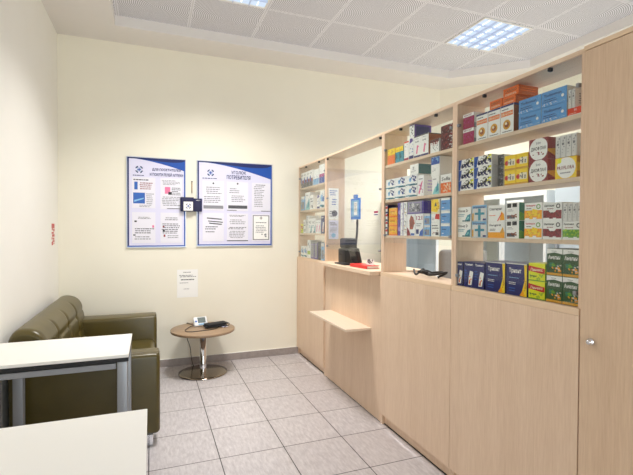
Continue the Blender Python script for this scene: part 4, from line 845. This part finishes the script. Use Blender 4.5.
# ------------------------------------------------------------------ white desks
def desk(x0, x1, y0, y1, h, label, inl=.034):
    cx, cy = (x0+x1)/2, (y0+y1)/2
    o = empty('desk', (cx, cy, 0), 0, label, 'desk', 'white desks with silver frames'); a, b = (x1-x0)/2, (y1-y0)/2
    mb = MB(); mb.box(-a, a, -b, b, h-.016, h, WHITE, .0012, 1); mb.build('desktop', o)
    mb = MB(); mb.box(-a+.0005, a-.0005, -b+.0005, b-.0005, h-.036, h-.0162, DARK); mb.build('core_board', o)
    mb = MB(); z0, z1 = h-.074, h-.044
    mb.box(-a+.06, a-.06, -b+.012, -b+.03, z0, z1, STEEL, .002, 1); mb.box(-a+.06, a-.06, b-.03, b-.012, z0, z1, STEEL, .002, 1)
    mb.box(-a+.012, -a+.03, -b+.055, b-.055, z0, z1, STEEL, .002, 1); mb.box(a-.03, a-.012, -b+.055, b-.055, z0, z1, STEEL, .002, 1); mb.build('frame_rail', o)
    for sx in (-1, 1):
        for sy in (-1, 1):
            mb = MB(); X, Y = (a-.030 if sx > 0 else -a+inl), sy*(b-.030); mb.box(X-.025, X+.025, Y-.026, Y+.026, .012, h-.0365, STEEL, .004, 2); lg = mb.build('leg', o)
            mb = MB(); mb.cyl((X, Y, .006), .022, .012, DARK, 16); mb.build('foot', lg)
desk(-.800, -.108, 2.43, 2.908, .75, 'white desk with silver legs standing before the sofa', .10)
desk(-.755, -.012, .86, 1.667, .75, 'white desk nearest the camera at bottom left corner')

# ------------------------------------------------------------------ daylight, camera, colour
L_ = bpy.data.lights.new('shop_window_daylight', 'AREA'); L_.shape = 'RECTANGLE'; L_.size = 3.4; L_.size_y = 2.2; L_.energy = DAY_W; L_.color = (.93, .97, 1)
lo = bpy.data.objects.new('shop_window_daylight', L_); COL.objects.link(lo); lo.location = ((W0+W1)/2, YF-.3, 1.45); lo.rotation_euler = (R(-90), 0, PI) if False else (R(90), 0, 0)
w = bpy.data.worlds.new('sky'); scene.world = w; w.use_nodes = True
w.node_tree.nodes['Background'].inputs[0].default_value = (.75, .86, 1, 1); w.node_tree.nodes['Background'].inputs[1].default_value = 1.0
cam = bpy.data.cameras.new('camera'); co = bpy.data.objects.new('camera', cam); COL.objects.link(co)
yaw, pit, rol = .36720009, .017414326, .004909534
f = Vector((math.sin(yaw)*math.cos(pit), math.cos(yaw)*math.cos(pit), -math.sin(pit))); rt = Vector((math.cos(yaw), -math.sin(yaw), 0)); up = rt.cross(f)
r2 = math.cos(rol)*rt+math.sin(rol)*up; u2 = r2.cross(f)
m4 = Matrix((r2, u2, -f)).transposed().to_4x4(); m4.translation = (0, 0, 1.4); co.matrix_world = m4
cam.sensor_width = 36; cam.sensor_fit = 'HORIZONTAL'; cam.lens = 431.348/633*36; cam.clip_start = .02
scene.camera = co
vs = scene.view_settings; vs.view_transform = 'Standard'; vs.look = 'None'; vs.gamma = 1; vs.use_curve_mapping = False; vs.exposure = EXPO
scene.cycles.max_bounces = 12; scene.cycles.diffuse_bounces = 6; scene.cycles.transparent_max_bounces = 24; scene.cycles.caustics_reflective = False; scene.cycles.caustics_refractive = False
